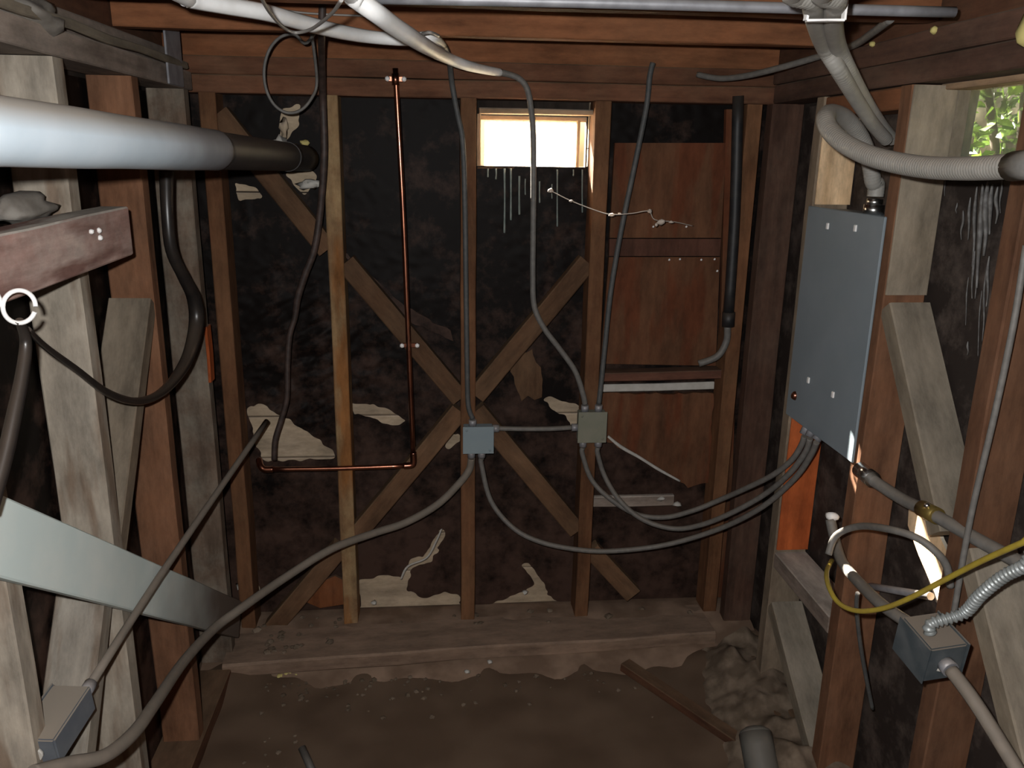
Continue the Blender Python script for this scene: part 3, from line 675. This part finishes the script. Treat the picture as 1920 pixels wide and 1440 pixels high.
# ---------------------------------------------------------------- junction boxes on the end wall
def wall_box(name, px, py, wpx, hpx, mat, label, depth=.045):
    c = P(px, py, y=YB - depth); s = .00172
    t = thing(name, Vector((c.x, YB, c.z)), label, 'junction box')
    wd, hg = wpx*s/2, hpx*s/2
    boxm('box_body', (c.x-wd*.94, YB-depth+.004, c.z-hg*.94), (c.x+wd*.94, YB-.001, c.z+hg*.94), M[mat], t)
    boxm('cover_plate', (c.x-wd, YB-depth, c.z-hg), (c.x+wd, YB-depth+.0035, c.z+hg), M[mat], t, bev=.001)
    for sx, sz in ((-1, 1), (1, -1)):
        lump('cover_screw', (c.x+sx*wd*.75, YB-depth-.0005, c.z+sz*hg*.75), .004, M[mat], t, sub=1, rough=0, sy=.4)
    return t, c, wd, hg
jb1, c1, w1, h1 = wall_box('junction_box', 897, 826, 59, 54, 'bluebox', 'pale blue-grey square junction box on the middle stud of the end wall')
jb2, c2, w2, h2 = wall_box('junction_box', 1111, 802, 56, 62, 'graybox', 'grey-green square junction box on the stud right of the blue-grey one')
def conn(t, a, b, r=.013): return tube('connector', [a, b], r, M['emt'], t, straight=True)
ym = YB - .022
conn(jb1, (c1.x+.012, ym, c1.z-h1*.94), (c1.x+.012, ym, c1.z-h1-.020))
conn(jb1, (c1.x-.022, ym, c1.z-h1*.94), (c1.x-.022, ym, c1.z-h1-.020))
conn(jb1, (c1.x+w1*.94, ym, c1.z+.033), (c1.x+w1+.018, ym, c1.z+.033))
conn(jb1, (c1.x-.018, ym, c1.z+h1*.94), (c1.x-.018, ym, c1.z+h1+.018))
conn(jb2, (c2.x-w2*.94, ym, c2.z-.006), (c2.x-w2-.018, ym, c2.z-.006))
for dx in (-.026, .026):
    conn(jb2, (c2.x+dx, ym, c2.z-h2*.94), (c2.x+dx, ym, c2.z-h2-.020))
for dx in (-.024, .022):
    conn(jb2, (c2.x+dx, ym, c2.z+h2*.94), (c2.x+dx, ym, c2.z+h2+.018))

# ---------------------------------------------------------------- cables on the end wall
def cable(name, pts, r, mat, label, cat='cable', **k):
    o = tube(name, pts, r, M[mat], **k); return tag(o, label, cat)
cable('cable', [(c1.x+w1+.018, ym, c1.z+.033), (c1.x+.15, ym, c1.z+.030), (c1.x+.24, ym-.004, c2.z-.008), (c2.x-w2-.018, ym, c2.z-.006)], .0082, 'graycable', 'short level grey cable joining the two junction boxes')
zc = 1.951
wc = cable('white_cable', [Vector((-.55, .3, zc)), P(300, -30, z=zc), P(350, -4, z=zc), P(420, 10, z=zc), P(500, 24, z=zc), P(570, 43, z=zc), P(640, 60, z=zc), P(700, 70, z=zc), P(760, 74, z=zc), P(808, 71, z=zc-.002), P(830, 85, y=2.30)],
      [.0155]*7 + [.0145]*2 + [.013, .010], 'whitecable', 'white cable strapped under the joists at top left, dropping grey down the middle stud')
lo_ = tube('lower_cable', [P(827, 82, y=2.28), P(836, 92, y=2.42), P(843, 120, y=2.53), P(848, 160, y=YB-.018), P(858, 215, y=YB-.018), P(868, 270, y=YB-.018), P(872, 400, y=YB-.018), P(874, 560, y=YB-.02), P(876, 700, y=YB-.02), P(878, 760, y=YB-.02), (c1.x-.018, ym, c1.z+h1+.0215)], .0082, M['graycable_dark'], wc); lo_['label'] = 'dark grey lower run of the cable'
wc2 = cable('white_cable', [Vector((-.30, .3, zc-.004)), P(625, -40, z=zc-.004), P(664, -5, z=zc-.010), P(702, 22, z=zc-.028), P(740, 50, z=zc-.038), P(768, 68, z=zc-.042), P(800, 88, z=zc-.040), P(835, 107, y=2.27), P(870, 121, y=2.38), P(905, 130, y=2.49), P(938, 136, y=YB-.022)],
      [.0165]*6 + [.016, .015, .014, .0125, .0115], 'whitecable', 'pale cable crossing the other white one, hanging in front of the small window', sides=12)
lo_ = tube('lower_cable', [P(928, 134.5, y=YB-.026), P(952, 139, y=YB-.022), P(974, 148, y=YB-.022), P(988, 166, y=YB-.02), P(995, 200, y=YB-.016), P(1000, 260, y=YB-.012), P(1000, 400, y=YB-.012), P(999, 520, y=YB-.015), P(1002, 575, y=YB-.018), P(1020, 615, y=YB-.02), P(1050, 655, y=YB-.02), P(1078, 695, y=YB-.022), P(1092, 735, y=YB-.022), (c2.x-.024, ym, c2.z+h2+.0215)], [.011] + [.0092]*13, M['graycable'], wc2); lo_['label'] = 'grey lower run of the cable'
for pts in ([(792, 64), (806, 61), (822, 67)],):
    tube('cable_staple', [P(px, py, z=zc-.002) for px, py in pts], .004, M['whitewire'], wc, sides=6)
cable('cable', [P(1224, 118, y=YB-.012), P(1218, 145, y=YB-.014), P(1212, 200, y=YB-.014), P(1190, 310, y=YB-.014), P(1165, 430, y=YB-.014), P(1146, 540, y=YB-.014), P(1135, 640, y=YB-.014), P(1128, 710, y=YB-.018), (c2.x+.022, ym, c2.z+h2+.0215)], .0085, 'graycable_dark', 'straight dark grey cable slanting down the end wall to the grey-green box')
def Q(px, py, y): return P(px, py, y=y)
cable('cable', [(c2.x-.026, ym, c2.z-h2-.0245), (c2.x-.026, ym, c2.z-h2-.047), Q(1108, 897, ym-.005), Q(1140, 932, 2.55), Q(1190, 963, 2.52), Q(1245, 970, 2.48), Q(1300, 957, 2.44), Q(1350, 937, 2.40), Q(1400, 915, 2.30), Q(1450, 890, 2.21), Q(1485, 862, 2.15), Q(1503, 834, 2.12), Q(1508, 818, 2.11)], .0085, 'graycable', 'uppermost of three grey cables looping from the end wall to the panel')
cable('cable', [(c2.x+.026, ym, c2.z-h2-.0245), (c2.x+.026, ym, c2.z-h2-.047), Q(1134, 893, ym-.004), Q(1162, 938, 2.52), Q(1205, 974, 2.485), Q(1262, 991, 2.45), Q(1315, 984, 2.40), Q(1375, 960, 2.32), Q(1435, 926, 2.24), Q(1480, 888, 2.15), Q(1510, 848, 2.10), Q(1519, 822, 2.08)], .0085, 'graycable', 'middle of three grey cables looping from the end wall to the panel')
cable('cable', [(c1.x+.012, ym, c1.z-h1-.0245), (c1.x+.012, ym, c1.z-h1-.047), Q(920, 938, 2.56), Q(960, 988, 2.53), Q(1010, 1015, 2.50), Q(1080, 1030, 2.48), Q(1150, 1033, 2.46), Q(1250, 1021, 2.43), Q(1350, 991, 2.35), Q(1430, 950, 2.22), Q(1490, 897, 2.12), Q(1520, 854, 2.06), Q(1531, 829, 2.03)], .0085, 'graycable', 'lowest of three looping grey cables, from the blue-grey box to the panel')
cable('thick_cable', [(c1.x-.022, ym, c1.z-h1-.0245), Q(880, 880, ym), Q(862, 905, 2.56), Q(820, 946, 2.53), Q(760, 980, 2.50), Q(700, 1000, 2.46), Q(620, 1030, 2.36), Q(530, 1086, 2.24), Q(450, 1142, 2.08), Q(400, 1180, 1.98), Q(345, 1240, 1.76), Q(290, 1320, 1.50), Q(250, 1375, 1.36), Q(195, 1418, 1.26), Q(130, 1432, 1.2), Q(60, 1450, 1.14)],
      .0125, 'dustcable', 'dusty cable from the blue-grey box sagging down to the lower left')
cable('dark_cable', [P(606, -25, y=2.186), P(604, 30, y=2.186), P(603, 66, y=2.20), P(603, 100, y=2.34), P(605, 180, y=2.50), P(608, 290, y=2.515), P(601, 390, y=2.54), P(590, 465, y=2.545), P(572, 515, y=2.55), P(558, 560, y=2.555), P(553, 595, y=2.56), P(543, 630, y=2.56), P(539, 690, y=2.56), P(538, 745, y=2.56), P(528, 785, y=2.56), P(516, 825, y=2.555), P(514, 862, y=YB-.045)], [.009]*4 + [.0105]*6 + [.009]*7, 'browncable', 'wavy dark brown cable hanging down the left end wall to the copper pipe')
cl = [P(598, 20, y=2.28), P(597, 80, y=2.3), P(560, 78, y=2.3)]
ring = [P(545 + 50*math.cos(a), 138 + 74*math.sin(a), y=2.36 + .008*k) for k, a in enumerate([-.9 - .52*i for i in range(11)])]
cable('coiled_wire', [P(640, 0, y=2.26), P(612, 25, y=2.30)] + ring + [P(584, 60, y=2.34), P(578, 20, y=2.28), P(574, -10, y=2.20)], .0042, 'graycable', 'thin grey wire looped in a coil under the top plate at left', sides=8)
cable('thin_wire', [P(486, -12, z=zc-.045), P(505, 22, z=zc-.045), P(530, 50, z=zc-.045), P(552, 61, z=zc-.045), P(578, 57, z=zc-.045), P(600, 44, z=zc-.045), P(625, 22, z=zc-.047), P(640, 0, z=zc-.047)], .0030, 'whitewire', 'thin white wire drooping in front of the white cable at top left', sides=8)
cable('thin_wire', [P(520, 18, y=2.19), P(580, 25, y=2.19), P(660, 29, y=2.19), P(705, 30, y=2.19)], .0024, 'whitewire', 'thin wire stapled along the face of the joist at top left', sides=6)
cable('rod_conduit', [P(500, 790, y=2.50), P(420, 905, y=2.18), P(300, 1080, y=1.76), P(165, 1290, y=1.39)], .0085, 'dustcable', 'long straight dusty rod rising from the lower left box to the end wall', 'conduit', sub=2)

# lower left box
d0 = (P(165, 1290, y=1.39) - P(500, 790, y=2.50)).normalized()
lb = thing('utility_box', P(110, 1370, y=1.30), 'dusty steel utility box at the lower left end of the straight rod', 'junction box')
e = P(165, 1290, y=1.39)
def obox(name, c, d, up, L, wd, hg, mat, parent, bev=.003):
    s, u, dd = frame(d, up); bm = bmesh.new(); bmesh.ops.create_cube(bm, size=1)
    for v in bm.verts: v.co = Vector((v.co.x*wd, v.co.y*hg, v.co.z*L))
    bmesh.ops.bevel(bm, geom=bm.edges[:], offset=bev, segments=2, affect='EDGES')
    me = bpy.data.meshes.new(name); bm.to_mesh(me); bm.free(); o = link(name, me, mat, parent)
    mm = Matrix.Identity(4)
    for i in range(3): mm[i][0] = s[i]; mm[i][1] = u[i]; mm[i][2] = dd[i]; mm[i][3] = c[i]
    setm(o, mm); return o, s, u, dd
ob, s_, u_, d_ = obox('box_body', e + d0*.070 + Vector((-.022, 0, -.012)), d0, Vector((0, 0, 1)), .128, .070, .056, M['steelboxl'], lb)
cyl('knockout', e + d0*.135 + Vector((-.022, 0, -.012)), e + d0*.141 + Vector((-.022, 0, -.012)), .013, M['tape'], lb)
cyl('connector', e - d0*.012, e + d0*.012, .012, M['emt'], lb)
obox('cover_plate', e + d0*.070 + Vector((-.022, 0, -.012)) - s_*.0368, d0, Vector((0, 0, 1)), .132, .003, .060, M['steelboxl'], lb, bev=.001)

# black cable looping over the left studs, and its ring
xk = XL + .05
cable('black_cable', [P(312, 322, x=XL+.035), P(314, 400, x=XL+.035), P(322, 470, x=XL+.035), P(345, 520, x=XL+.045), P(364, 560, x=XL+.05), P(368, 610, x=XL+.05), P(350, 675, x=XL+.045), P(310, 730, x=XL+.04), P(262, 752, x=XL+.04), P(205, 738, x=XL+.04), P(140, 690, x=XL+.04), P(85, 650, x=XL+.045), P(52, 618, x=XL+.062)],
      [.017, .015, .015, .016, .0185, .0195, .016, .011, .0085, .0075, .006, .0055, .005], 'blackcable', 'black cable hanging in a deep loop across the left studs')
kc = P(36, 575, x=XL+.085)
rg = thing('cable_ring', kc, 'small round white ring hook hanging on the dark red timber at left', 'hook')
tube('ring', [kc + (RIGHT*math.cos(a) + UP*math.sin(a))*.0235 for a in [i*math.pi/10 for i in range(20)]], .0034, M['whitecable'], rg, sub=2, sides=8)
tube('shank', [kc - RIGHT*.0235, kc - RIGHT*.030 + UP*.035 + Vector((-.01, 0, 0)), kc - RIGHT*.024 + UP*.062 + Vector((-.026, 0, 0))], .0042, M['whitecable'], rg, sides=8)
cable('black_cable', [kc - UP*.020, P(48, 640, x=XL+.08), P(42, 700, x=XL+.08), P(26, 780, x=XL+.078), P(8, 860, x=XL+.075), P(-20, 960, x=XL+.07)], [.006, .0085, .0095, .0105, .011, .011], 'blackcable', 'thick black cable hanging from the white ring at the left edge')

# strap and conduit at the upper left
st = boxm('hanging_strap', P(318, 150, x=XL+.006) - Vector((.003, .012, .01)), P(332, 55, x=XL+.006) + Vector((.003, .012, .0)), M['emt'])
tag(st, 'short grey vertical metal strap on the dusty left top plate', 'strap')
lp = lump('dusty_lump', P(40, 30, x=XL-.04), .06, M['paleblock'], seed=3, sy=1.6, sz=.55, rough=.45, sub=3); tag(lp, 'pale grey dusty lump on the left top plate in the corner', 'debris')


# ---------------------------------------------------------------- ceiling conduit
ec = thing('steel_conduit', P(1300, 10, z=zc), 'straight steel conduit running level under the joists along the top', 'conduit')
tube('conduit', [P(700, -3, z=zc), P(1073, 4, z=zc), P(1513, 16, z=zc), P(1790, 23, z=zc)], .0095, M['emt'], ec, sub=2)
cable('thin_conduit', [P(1308, 140, y=2.56), P(1350, 147, y=2.50), P(1400, 142, y=2.42), P(1470, 125, y=2.30), P(1545, 103, y=2.18), P(1600, 85, y=2.02), P(1635, 62, y=1.88), P(1670, 36, y=1.77)], .0085, 'graycable', 'grey cable crossing under the joists behind the twin conduits')

# twin flexible conduits strapped at the top right
tw = thing('twin_conduits', P(1545, 20, z=zc), 'pair of thick grey flexible conduits strapped together at the top right', 'conduit')
A1 = [Vector((.44, .35, zc-.032)), P(1512, -40, z=zc-.032), P(1523, 0, z=zc-.032), P(1530, 40, z=zc-.034), P(1545, 85, z=1.905), P(1575, 135, y=1.66), P(1608, 190, y=1.76), P(1636, 232, y=1.84), P(1662, 262, y=1.90)]
A2 = [Vector((.485, .35, zc-.032)), P(1575, -40, z=zc-.032), P(1568, 0, z=zc-.032), P(1562, 40, z=zc-.034), P(1570, 85, z=1.905), P(1593, 135, y=1.70), P(1622, 188, y=1.80), P(1650, 232, y=1.88), P(1674, 262, y=1.94)]
tube('conduit', A1, [.0165]*5 + [.016, .015, .0145, .0145], M['liquidtight'], tw, ridge=.015, pitch=.008)
tube('conduit', A2, [.0165]*5 + [.016, .015, .0145, .0145], M['liquidtight'], tw, ridge=.015, pitch=.008)
ca = P(1512, 38, z=zc-.053); cb = P(1582, 38, z=zc-.053)
beam('strap', ca, cb, .012, .004, M['clip'], tw)
beam('strap', ca, ca + Vector((0, 0, .05)), .004, .012, M['clip'], tw, up=(0, 1, 0))
beam('strap', cb, cb + Vector((0, 0, .05)), .004, .012, M['clip'], tw, up=(0, 1, 0))

# ---------------------------------------------------------------- electrical panel
XP = 1.016
ep = thing('electrical_panel', (XP+.06, 2.0, .99), 'tall grey electrical panel set between the right wall studs', 'electrical panel')
boxm('cabinet', (XP+.006, 1.842, .985), (XP+.094, 2.196, 1.566), M['panel'], ep)
boxm('cover', (XP-.004, 1.815, .979), (XP+.003, 2.213, 1.5725), M['panel'], ep, bev=.002)
for px, py in ((1552, 424), (1604, 428), (1516, 713), (1562, 740)):
    c = P(px, py, x=XP-.005)
    boxm('cover_latch', c - Vector((.003, .005, .008)), c + Vector((.003, .005, .008)), M['clip'], ep, bev=.001)
for Y, X in ((1.985, 1.075),):
    tube('connector', [(X, Y, 1.564), (X, Y, 1.590)], .024, M['screw'], ep, straight=True, sides=14)
    tube('connector', [(X, Y, 1.588), (X, Y, 1.604)], .019, M['screw'], ep, straight=True, sides=8)
for c in (Q(1508, 805, 2.11), Q(1519, 809, 2.08), Q(1531, 816, 2.03)):
    tube('connector', [c + Vector((0, 0, -.014)), Vector((max(c.x, 1.036), c.y, .984))], .0125, M['emt'], ep, straight=True)
lump('ground_clamp', P(1492, 742, x=XP-.002), .014, M['copper'], ep, rough=.1, sub=2, sy=.8)
top = Vector((1.075, 1.985, 1.609))
fx = thing('flexible_conduit', P(1640, 395, y=1.985), 'thick grey corrugated conduit curling from the panel top out to the right edge', 'conduit')
tube('conduit', [top, top + Vector((-.001, 0, .03)), Q(1637, 340, 1.978), Q(1630, 300, 1.965), Q(1612, 255, 1.94), Q(1585, 222, 1.90), Q(1558, 212, 1.85), Q(1548, 222, 1.80), Q(1556, 244, 1.76), Q(1582, 268, 1.70), Q(1625, 290, 1.62), Q(1680, 305, 1.53), Q(1740, 314, 1.44), Q(1810, 316, 1.34), Q(1880, 313, 1.25), Q(1960, 306, 1.16), Q(2050, 296, 1.07), Vector((.93, .30, 1.67))],
     .0195, M['liquidtight'], fx, ridge=.012, pitch=.007, sides=14)
tube('coupling', [Q(1898, 312, 1.232), Q(1960, 306, 1.155)], .0225, M['graycable'], fx, straight=True, sides=14)

# ---------------------------------------------------------------- lower right: box, conduits and cables
xg = XR - .012
gl = cable('thin_rod', [P(1924, 460, x=xg), P(1900, 610, x=xg), P(1862, 790, x=xg), P(1822, 960, x=xg), P(1795, 1110, x=xg), P(1785, 1175, x=xg)], .0058, 'graycable', 'thin grey cable running down the face of the right front stud', sub=4)
ct = thing('conduit_run', P(1700, 930, y=1.55), 'grey conduit with a brass fitting running from beside the panel to the right edge', 'conduit')
g0 = P(1612, 880, x=XR-.03)
run = [P(1624, 892, x=XR-.03), P(1690, 935, y=1.59), P(1745, 962, y=1.48), P(1830, 1010, y=1.36), P(1930, 1064, y=1.23), P(2020, 1112, y=1.13)]
run.append(run[-1] + (run[-1] - run[-2]) * 1.5)
tube('conduit', run, .0135, M['graycable'], ct, sub=4)
tube('bushing', [g0, P(1636, 899, x=XR-.03)], .019, M['screw'], ct, straight=True, sides=14)
tube('fitting', [P(1728, 953, y=1.515), P(1758, 968, y=1.46)], .0175, M['brass'], ct, straight=True, sides=14)
lump('fitting_screw', P(1738, 948, y=1.48), .007, M['screw'], ct, sub=1, rough=0)

bx = P(1744, 1212, y=1.27)
dirc = (P(1900, 1440, y=1.07) - P(1570, 1050, y=1.62)).normalized()
rb = thing('utility_box', bx, 'dusty square steel box hanging from conduits at the lower right', 'junction box')
upv = Vector((-.06, 0, 1))
o_, s_, u_, d_ = obox('box_body', bx, dirc, upv, .088, .074, .078, M['steelbox'], rb)
obox('cover_plate', bx + s_*.0388, dirc, upv, .092, .003, .082, M['steelbox'], rb, bev=.001)
obox('cover_plate', bx - s_*.0388, dirc, upv, .092, .003, .082, M['steelbox'], rb, bev=.001)
lump('box_label', bx + d_*.0445 + u_*(-.012), .016, M['tape'], rb, sub=1, rough=.1, sy=.15, sz=.5)
for k in (-1, 1):
    cyl('connector', bx + d_*.044*k, bx + d_*.060*k, .0155, M['emt'], rb)
ctop = bx + u_*.039 + d_*.012 + s_*-.018
inl = bx - d_*.060; outl = bx + d_*.060
lc = thing('loop_conduit', P(1640, 1000, y=1.5), 'grey conduit from a white clamp down into the top left of the hanging steel box', 'conduit')
tube('conduit', [P(1557, 974, y=1.80), P(1565, 1010, y=1.77), P(1580, 1055, y=1.68), P(1618, 1100, y=1.54), P(1655, 1135, y=1.43), inl], .0125, M['graycable'], lc, sub=5)
lump('clamp', P(1560, 968, y=1.80), .015, M['clip'], lc, seed=4, sz=.7, rough=.5)
cable('loop_cable', [P(1560, 985, y=1.685), P(1566, 1040, y=1.635), P(1558, 1062, y=1.66), P(1553, 1040, y=1.64), P(1568, 1004, y=1.65), P(1610, 987, y=1.60), P(1665, 992, y=1.48), P(1718, 1008, y=1.42), P(1755, 1035, y=1.39), P(1775, 1062, y=1.385), P(1782, 1100, y=1.385)][3:], .0078, 'graycable', 'grey cable bowed in an arc across the bright sunlit patch at the right')
cable('armored_cable', [ctop + Vector((0, 0, .006)), ctop + Vector((0, 0, .026)), P(1806, 1150, y=1.24), P(1838, 1116, y=1.21), P(1880, 1082, y=1.18), P(1920, 1062, y=1.15), P(1980, 1030, y=1.10), Vector((.95, .75, 1.12))], .0098, 'flex', 'ribbed armoured metal cable curving up from the hanging steel box', ridge=.2, pitch=.0085, sides=14)
cable('yellow_cable', [Vector((.93, .55, 1.18)), P(1990, 985, y=1.06), P(1920, 1016, y=1.12), P(1840, 1052, y=1.20), P(1770, 1088, y=1.27), P(1700, 1124, y=1.33), P(1650, 1142, y=1.38), P(1605, 1145, y=1.43), P(1572, 1130, y=1.48), P(1554, 1100, y=1.53), P(1550, 1072, y=1.60), P(1560, 1050, y=1.72)], .0052, 'yellow', 'yellow cable looping in front of the conduits at the right')
cable('lower_conduit', [outl, P(1830, 1320, y=1.15), P(1905, 1440, y=1.07), P(1960, 1530, y=1.02)], .0125, 'dustcable', 'dusty conduit leaving the bottom of the hanging steel box', 'conduit')
cable('drop_cable', [P(1608, 1112, y=1.585), P(1606, 1140, y=1.60), P(1612, 1200, y=1.62), P(1622, 1260, y=1.64), P(1636, 1330, y=1.66)], .0048, 'graycable_dark', 'thin blue-grey cable dropping behind the yellow loop')
bw = P(1664, 1110, x=XR+.06)
sp = cyl('pipe_stub', P(1590, 1092, x=XR+.07), P(1745, 1118, x=XR+.07), .009, M['emt']); tag(sp, 'short horizontal steel pipe in the stud bay behind the yellow cable', 'pipe')

# ---------------------------------------------------------------- cobweb in front of the hatch
cw = thing('cobweb_strand', P(1150, 402, y=2.5), 'sagging cobweb strand with dead scraps beside the small window', 'cobweb')
tube('strand', [P(1030, 356, y=2.585), P(1065, 374, y=2.55), P(1110, 392, y=2.52), P(1145, 402, y=2.5), P(1185, 400, y=2.5), P(1216, 396, y=2.5), P(1228, 412, y=2.52), P(1265, 416, y=2.56), P(1300, 424, y=2.64)], .0016, M['cob'], cw, sides=5)
for px, py, r, sx in ((1033, 358, .007, 1.4), (1070, 377, .004, 2), (1148, 403, .0065, 1.8), (1162, 401, .004, 1.5), (1218, 395, .008, .8), (1240, 416, .010, 1.5), (1230, 421, .006, .8), (1258, 416, .004, 2)):
    lump('scrap', P(px, py, y=2.585 if px < 1050 else 2.51), r, M['cob'], cw, seed=px, sx=sx, rough=.8, sub=1)

# ---------------------------------------------------------------- things on the floor
pk = beam('floor_plank', P(1172, 1246, z=.05), P(1400, 1400, z=.02), .045, .03, M['plate']); tag(pk, 'narrow brown plank lying on the dirt floor at the right', 'plank')
ps = thing('pipe_piece', P(1420, 1400, z=0), 'dark grey-green pipe stub standing up from the floor at the bottom right', 'pipe')
q0 = P(1416, 1376, z=.12); q1 = P(1440, 1500, z=.02)
tube('pipe', [q0, q0.lerp(q1, .5), q1], .046, M['greenpipe'], ps, sides=20, sub=2)
tube('pipe_cap', [q0 - (q1-q0).normalized()*.016, q0 - (q1-q0).normalized()*.008, q0], [.028, .041, .046], M['greenpipe'], ps, sides=20, sub=3)
rs = cyl('rod_stub', P(566, 1402, z=.04), P(592, 1460, z=.0), .011, M['graycable_dark']); tag(rs, 'short dark rod stub lying on the floor at the bottom left', 'rod')
for k, (px, py, zz) in enumerate(((540, 1262, .02), (525, 1270, .015), (556, 1268, .015))):
    tag(lump('foam_scrap', P(px, py, z=zz+.012), .015-.003*k, M['foam'], seed=k, rough=.6), ('largest yellow foam scrap on the floor by the left end of the ledge', 'yellow foam scrap left of the largest one on the floor', 'yellow foam scrap right of the largest one on the floor')[k], 'foam', 'yellow foam scraps on the floor')
rnd = random.Random(3)
bm = bmesh.new()
for k in range(110):
    x = rnd.uniform(-.55, .74); y = 2.38 - abs(rnd.gauss(0, .08)); s = rnd.uniform(.003, .010)
    if rnd.random() < .35: x = -.56 + rnd.random()*.14; y = rnd.uniform(1.7, 2.38)
    zz = fz(x, y)
    res = bmesh.ops.create_icosphere(bm, subdivisions=1, radius=s)
    for v in res['verts']: v.co = Vector((v.co.x*rnd.uniform(.8,1.3), v.co.y, v.co.z*.6)) + Vector((x, y, zz+s*.3)) + Vector((rnd.uniform(-1,1), rnd.uniform(-1,1), 0))*s*.25
me = bpy.data.meshes.new('debris'); bm.to_mesh(me); bm.free()
db = link('debris', me, M['stone']); db['kind'] = 'stuff'; tag(db, 'scattered clods and crumbs of debris along the foot of the ledge', 'debris')
bm = bmesh.new()
for k in range(46):
    x, y = (rnd.uniform(-.63, -.34), rnd.uniform(2.44, 2.66)) if k < 30 else (rnd.uniform(-.25, .95), rnd.uniform(2.56, 2.67)); q = rnd.uniform(.005, .016)
    res = bmesh.ops.create_icosphere(bm, subdivisions=1, radius=q)
    for v in res['verts']: v.co = Vector((v.co.x*rnd.uniform(.8, 1.3), v.co.y, v.co.z*.6)) + Vector((x, y, .10)) + Vector((rnd.uniform(-1, 1), rnd.uniform(-1, 1), 0))*q*.25
me = bpy.data.meshes.new('rubble'); bm.to_mesh(me); bm.free()
link('rubble', me, M['stone'], wall_back)['kind'] = 'stuff'
for k, (px, py) in enumerate(((918, 1240), (875, 1258), (760, 1222))):
    tag(lump('pale_scrap', P(px, py, z=.06), .010, M['tape'], seed=k+20, sz=.5, rough=.7, sub=1), ('pale scrap below the middle stud at the foot of the ledge', 'pale scrap lying nearest the bare floor before the ledge', 'pale scrap on the front edge of the ledge left of the middle stud')[k], 'scrap', 'pale scraps along the ledge')

# ---------------------------------------------------------------- outside: ground and hedge
def ground_ring():
    bm = bmesh.new(); z = 1.48
    for (x0, x1, y0, y1) in ((-9, XL-.18, -8, 12), (XR+.18, 12, -8, 12), (XL-.18, XR+.18, 2.76, 12), (XL-.18, XR+.18, -8, YF-.06)):
        bm.faces.new([bm.verts.new(p) for p in ((x0, y0, z), (x1, y0, z), (x1, y1, z), (x0, y1, z))])
    me = bpy.data.meshes.new('ground'); bm.to_mesh(me); bm.free(); return me
gr = struct(link('ground', ground_ring(), M['grass']))
sh = thing('garden_shrub', Vector((3.6, 4.9, 1.48)), 'sunlit green garden shrub seen through the dirty side window', 'shrub')
def foliage():
    rnd = random.Random(11); bm = bmesh.new()
    for k in range(5200):
        c = Vector((rnd.gauss(.25, .8), rnd.gauss(.1, .9), rnd.uniform(.02, 2.0)))
        if c.x < -1.3: c.x = -1.3 + rnd.random()*.3
        d = Vector((rnd.gauss(0, 1), rnd.gauss(0, 1), rnd.gauss(-.3, .8))).normalized(); s = d.orthogonal().normalized(); L = rnd.uniform(.06, .13); W = L*.32
        u = d.cross(s)
        vv = [bm.verts.new(c + p) for p in (Vector(), d*L*.45 + s*W + u*.006, d*L, d*L*.45 - s*W + u*.006)]
        bm.faces.new((vv[0], vv[1], vv[2])); bm.faces.new((vv[0], vv[2], vv[3]))
    me = bpy.data.meshes.new('foliage'); bm.to_mesh(me); bm.free(); return me
fo_ = link('foliage', foliage(), M['leaf'], sh); setm(fo_, Matrix.Identity(4)); fo_.matrix_parent_inverse = Matrix.Identity(4); fo_['kind'] = 'stuff'
for k in range(5):
    a = k*1.26; b0 = Vector((3.6 + .12*math.cos(a), 4.9 + .12*math.sin(a), 1.47))
    tube('stem', [b0, b0 + Vector((.15*math.cos(a), .15*math.sin(a), .6)), b0 + Vector((.45*math.cos(a), .45*math.sin(a), 1.5))], [.03, .022, .01], M['bark'], sh)
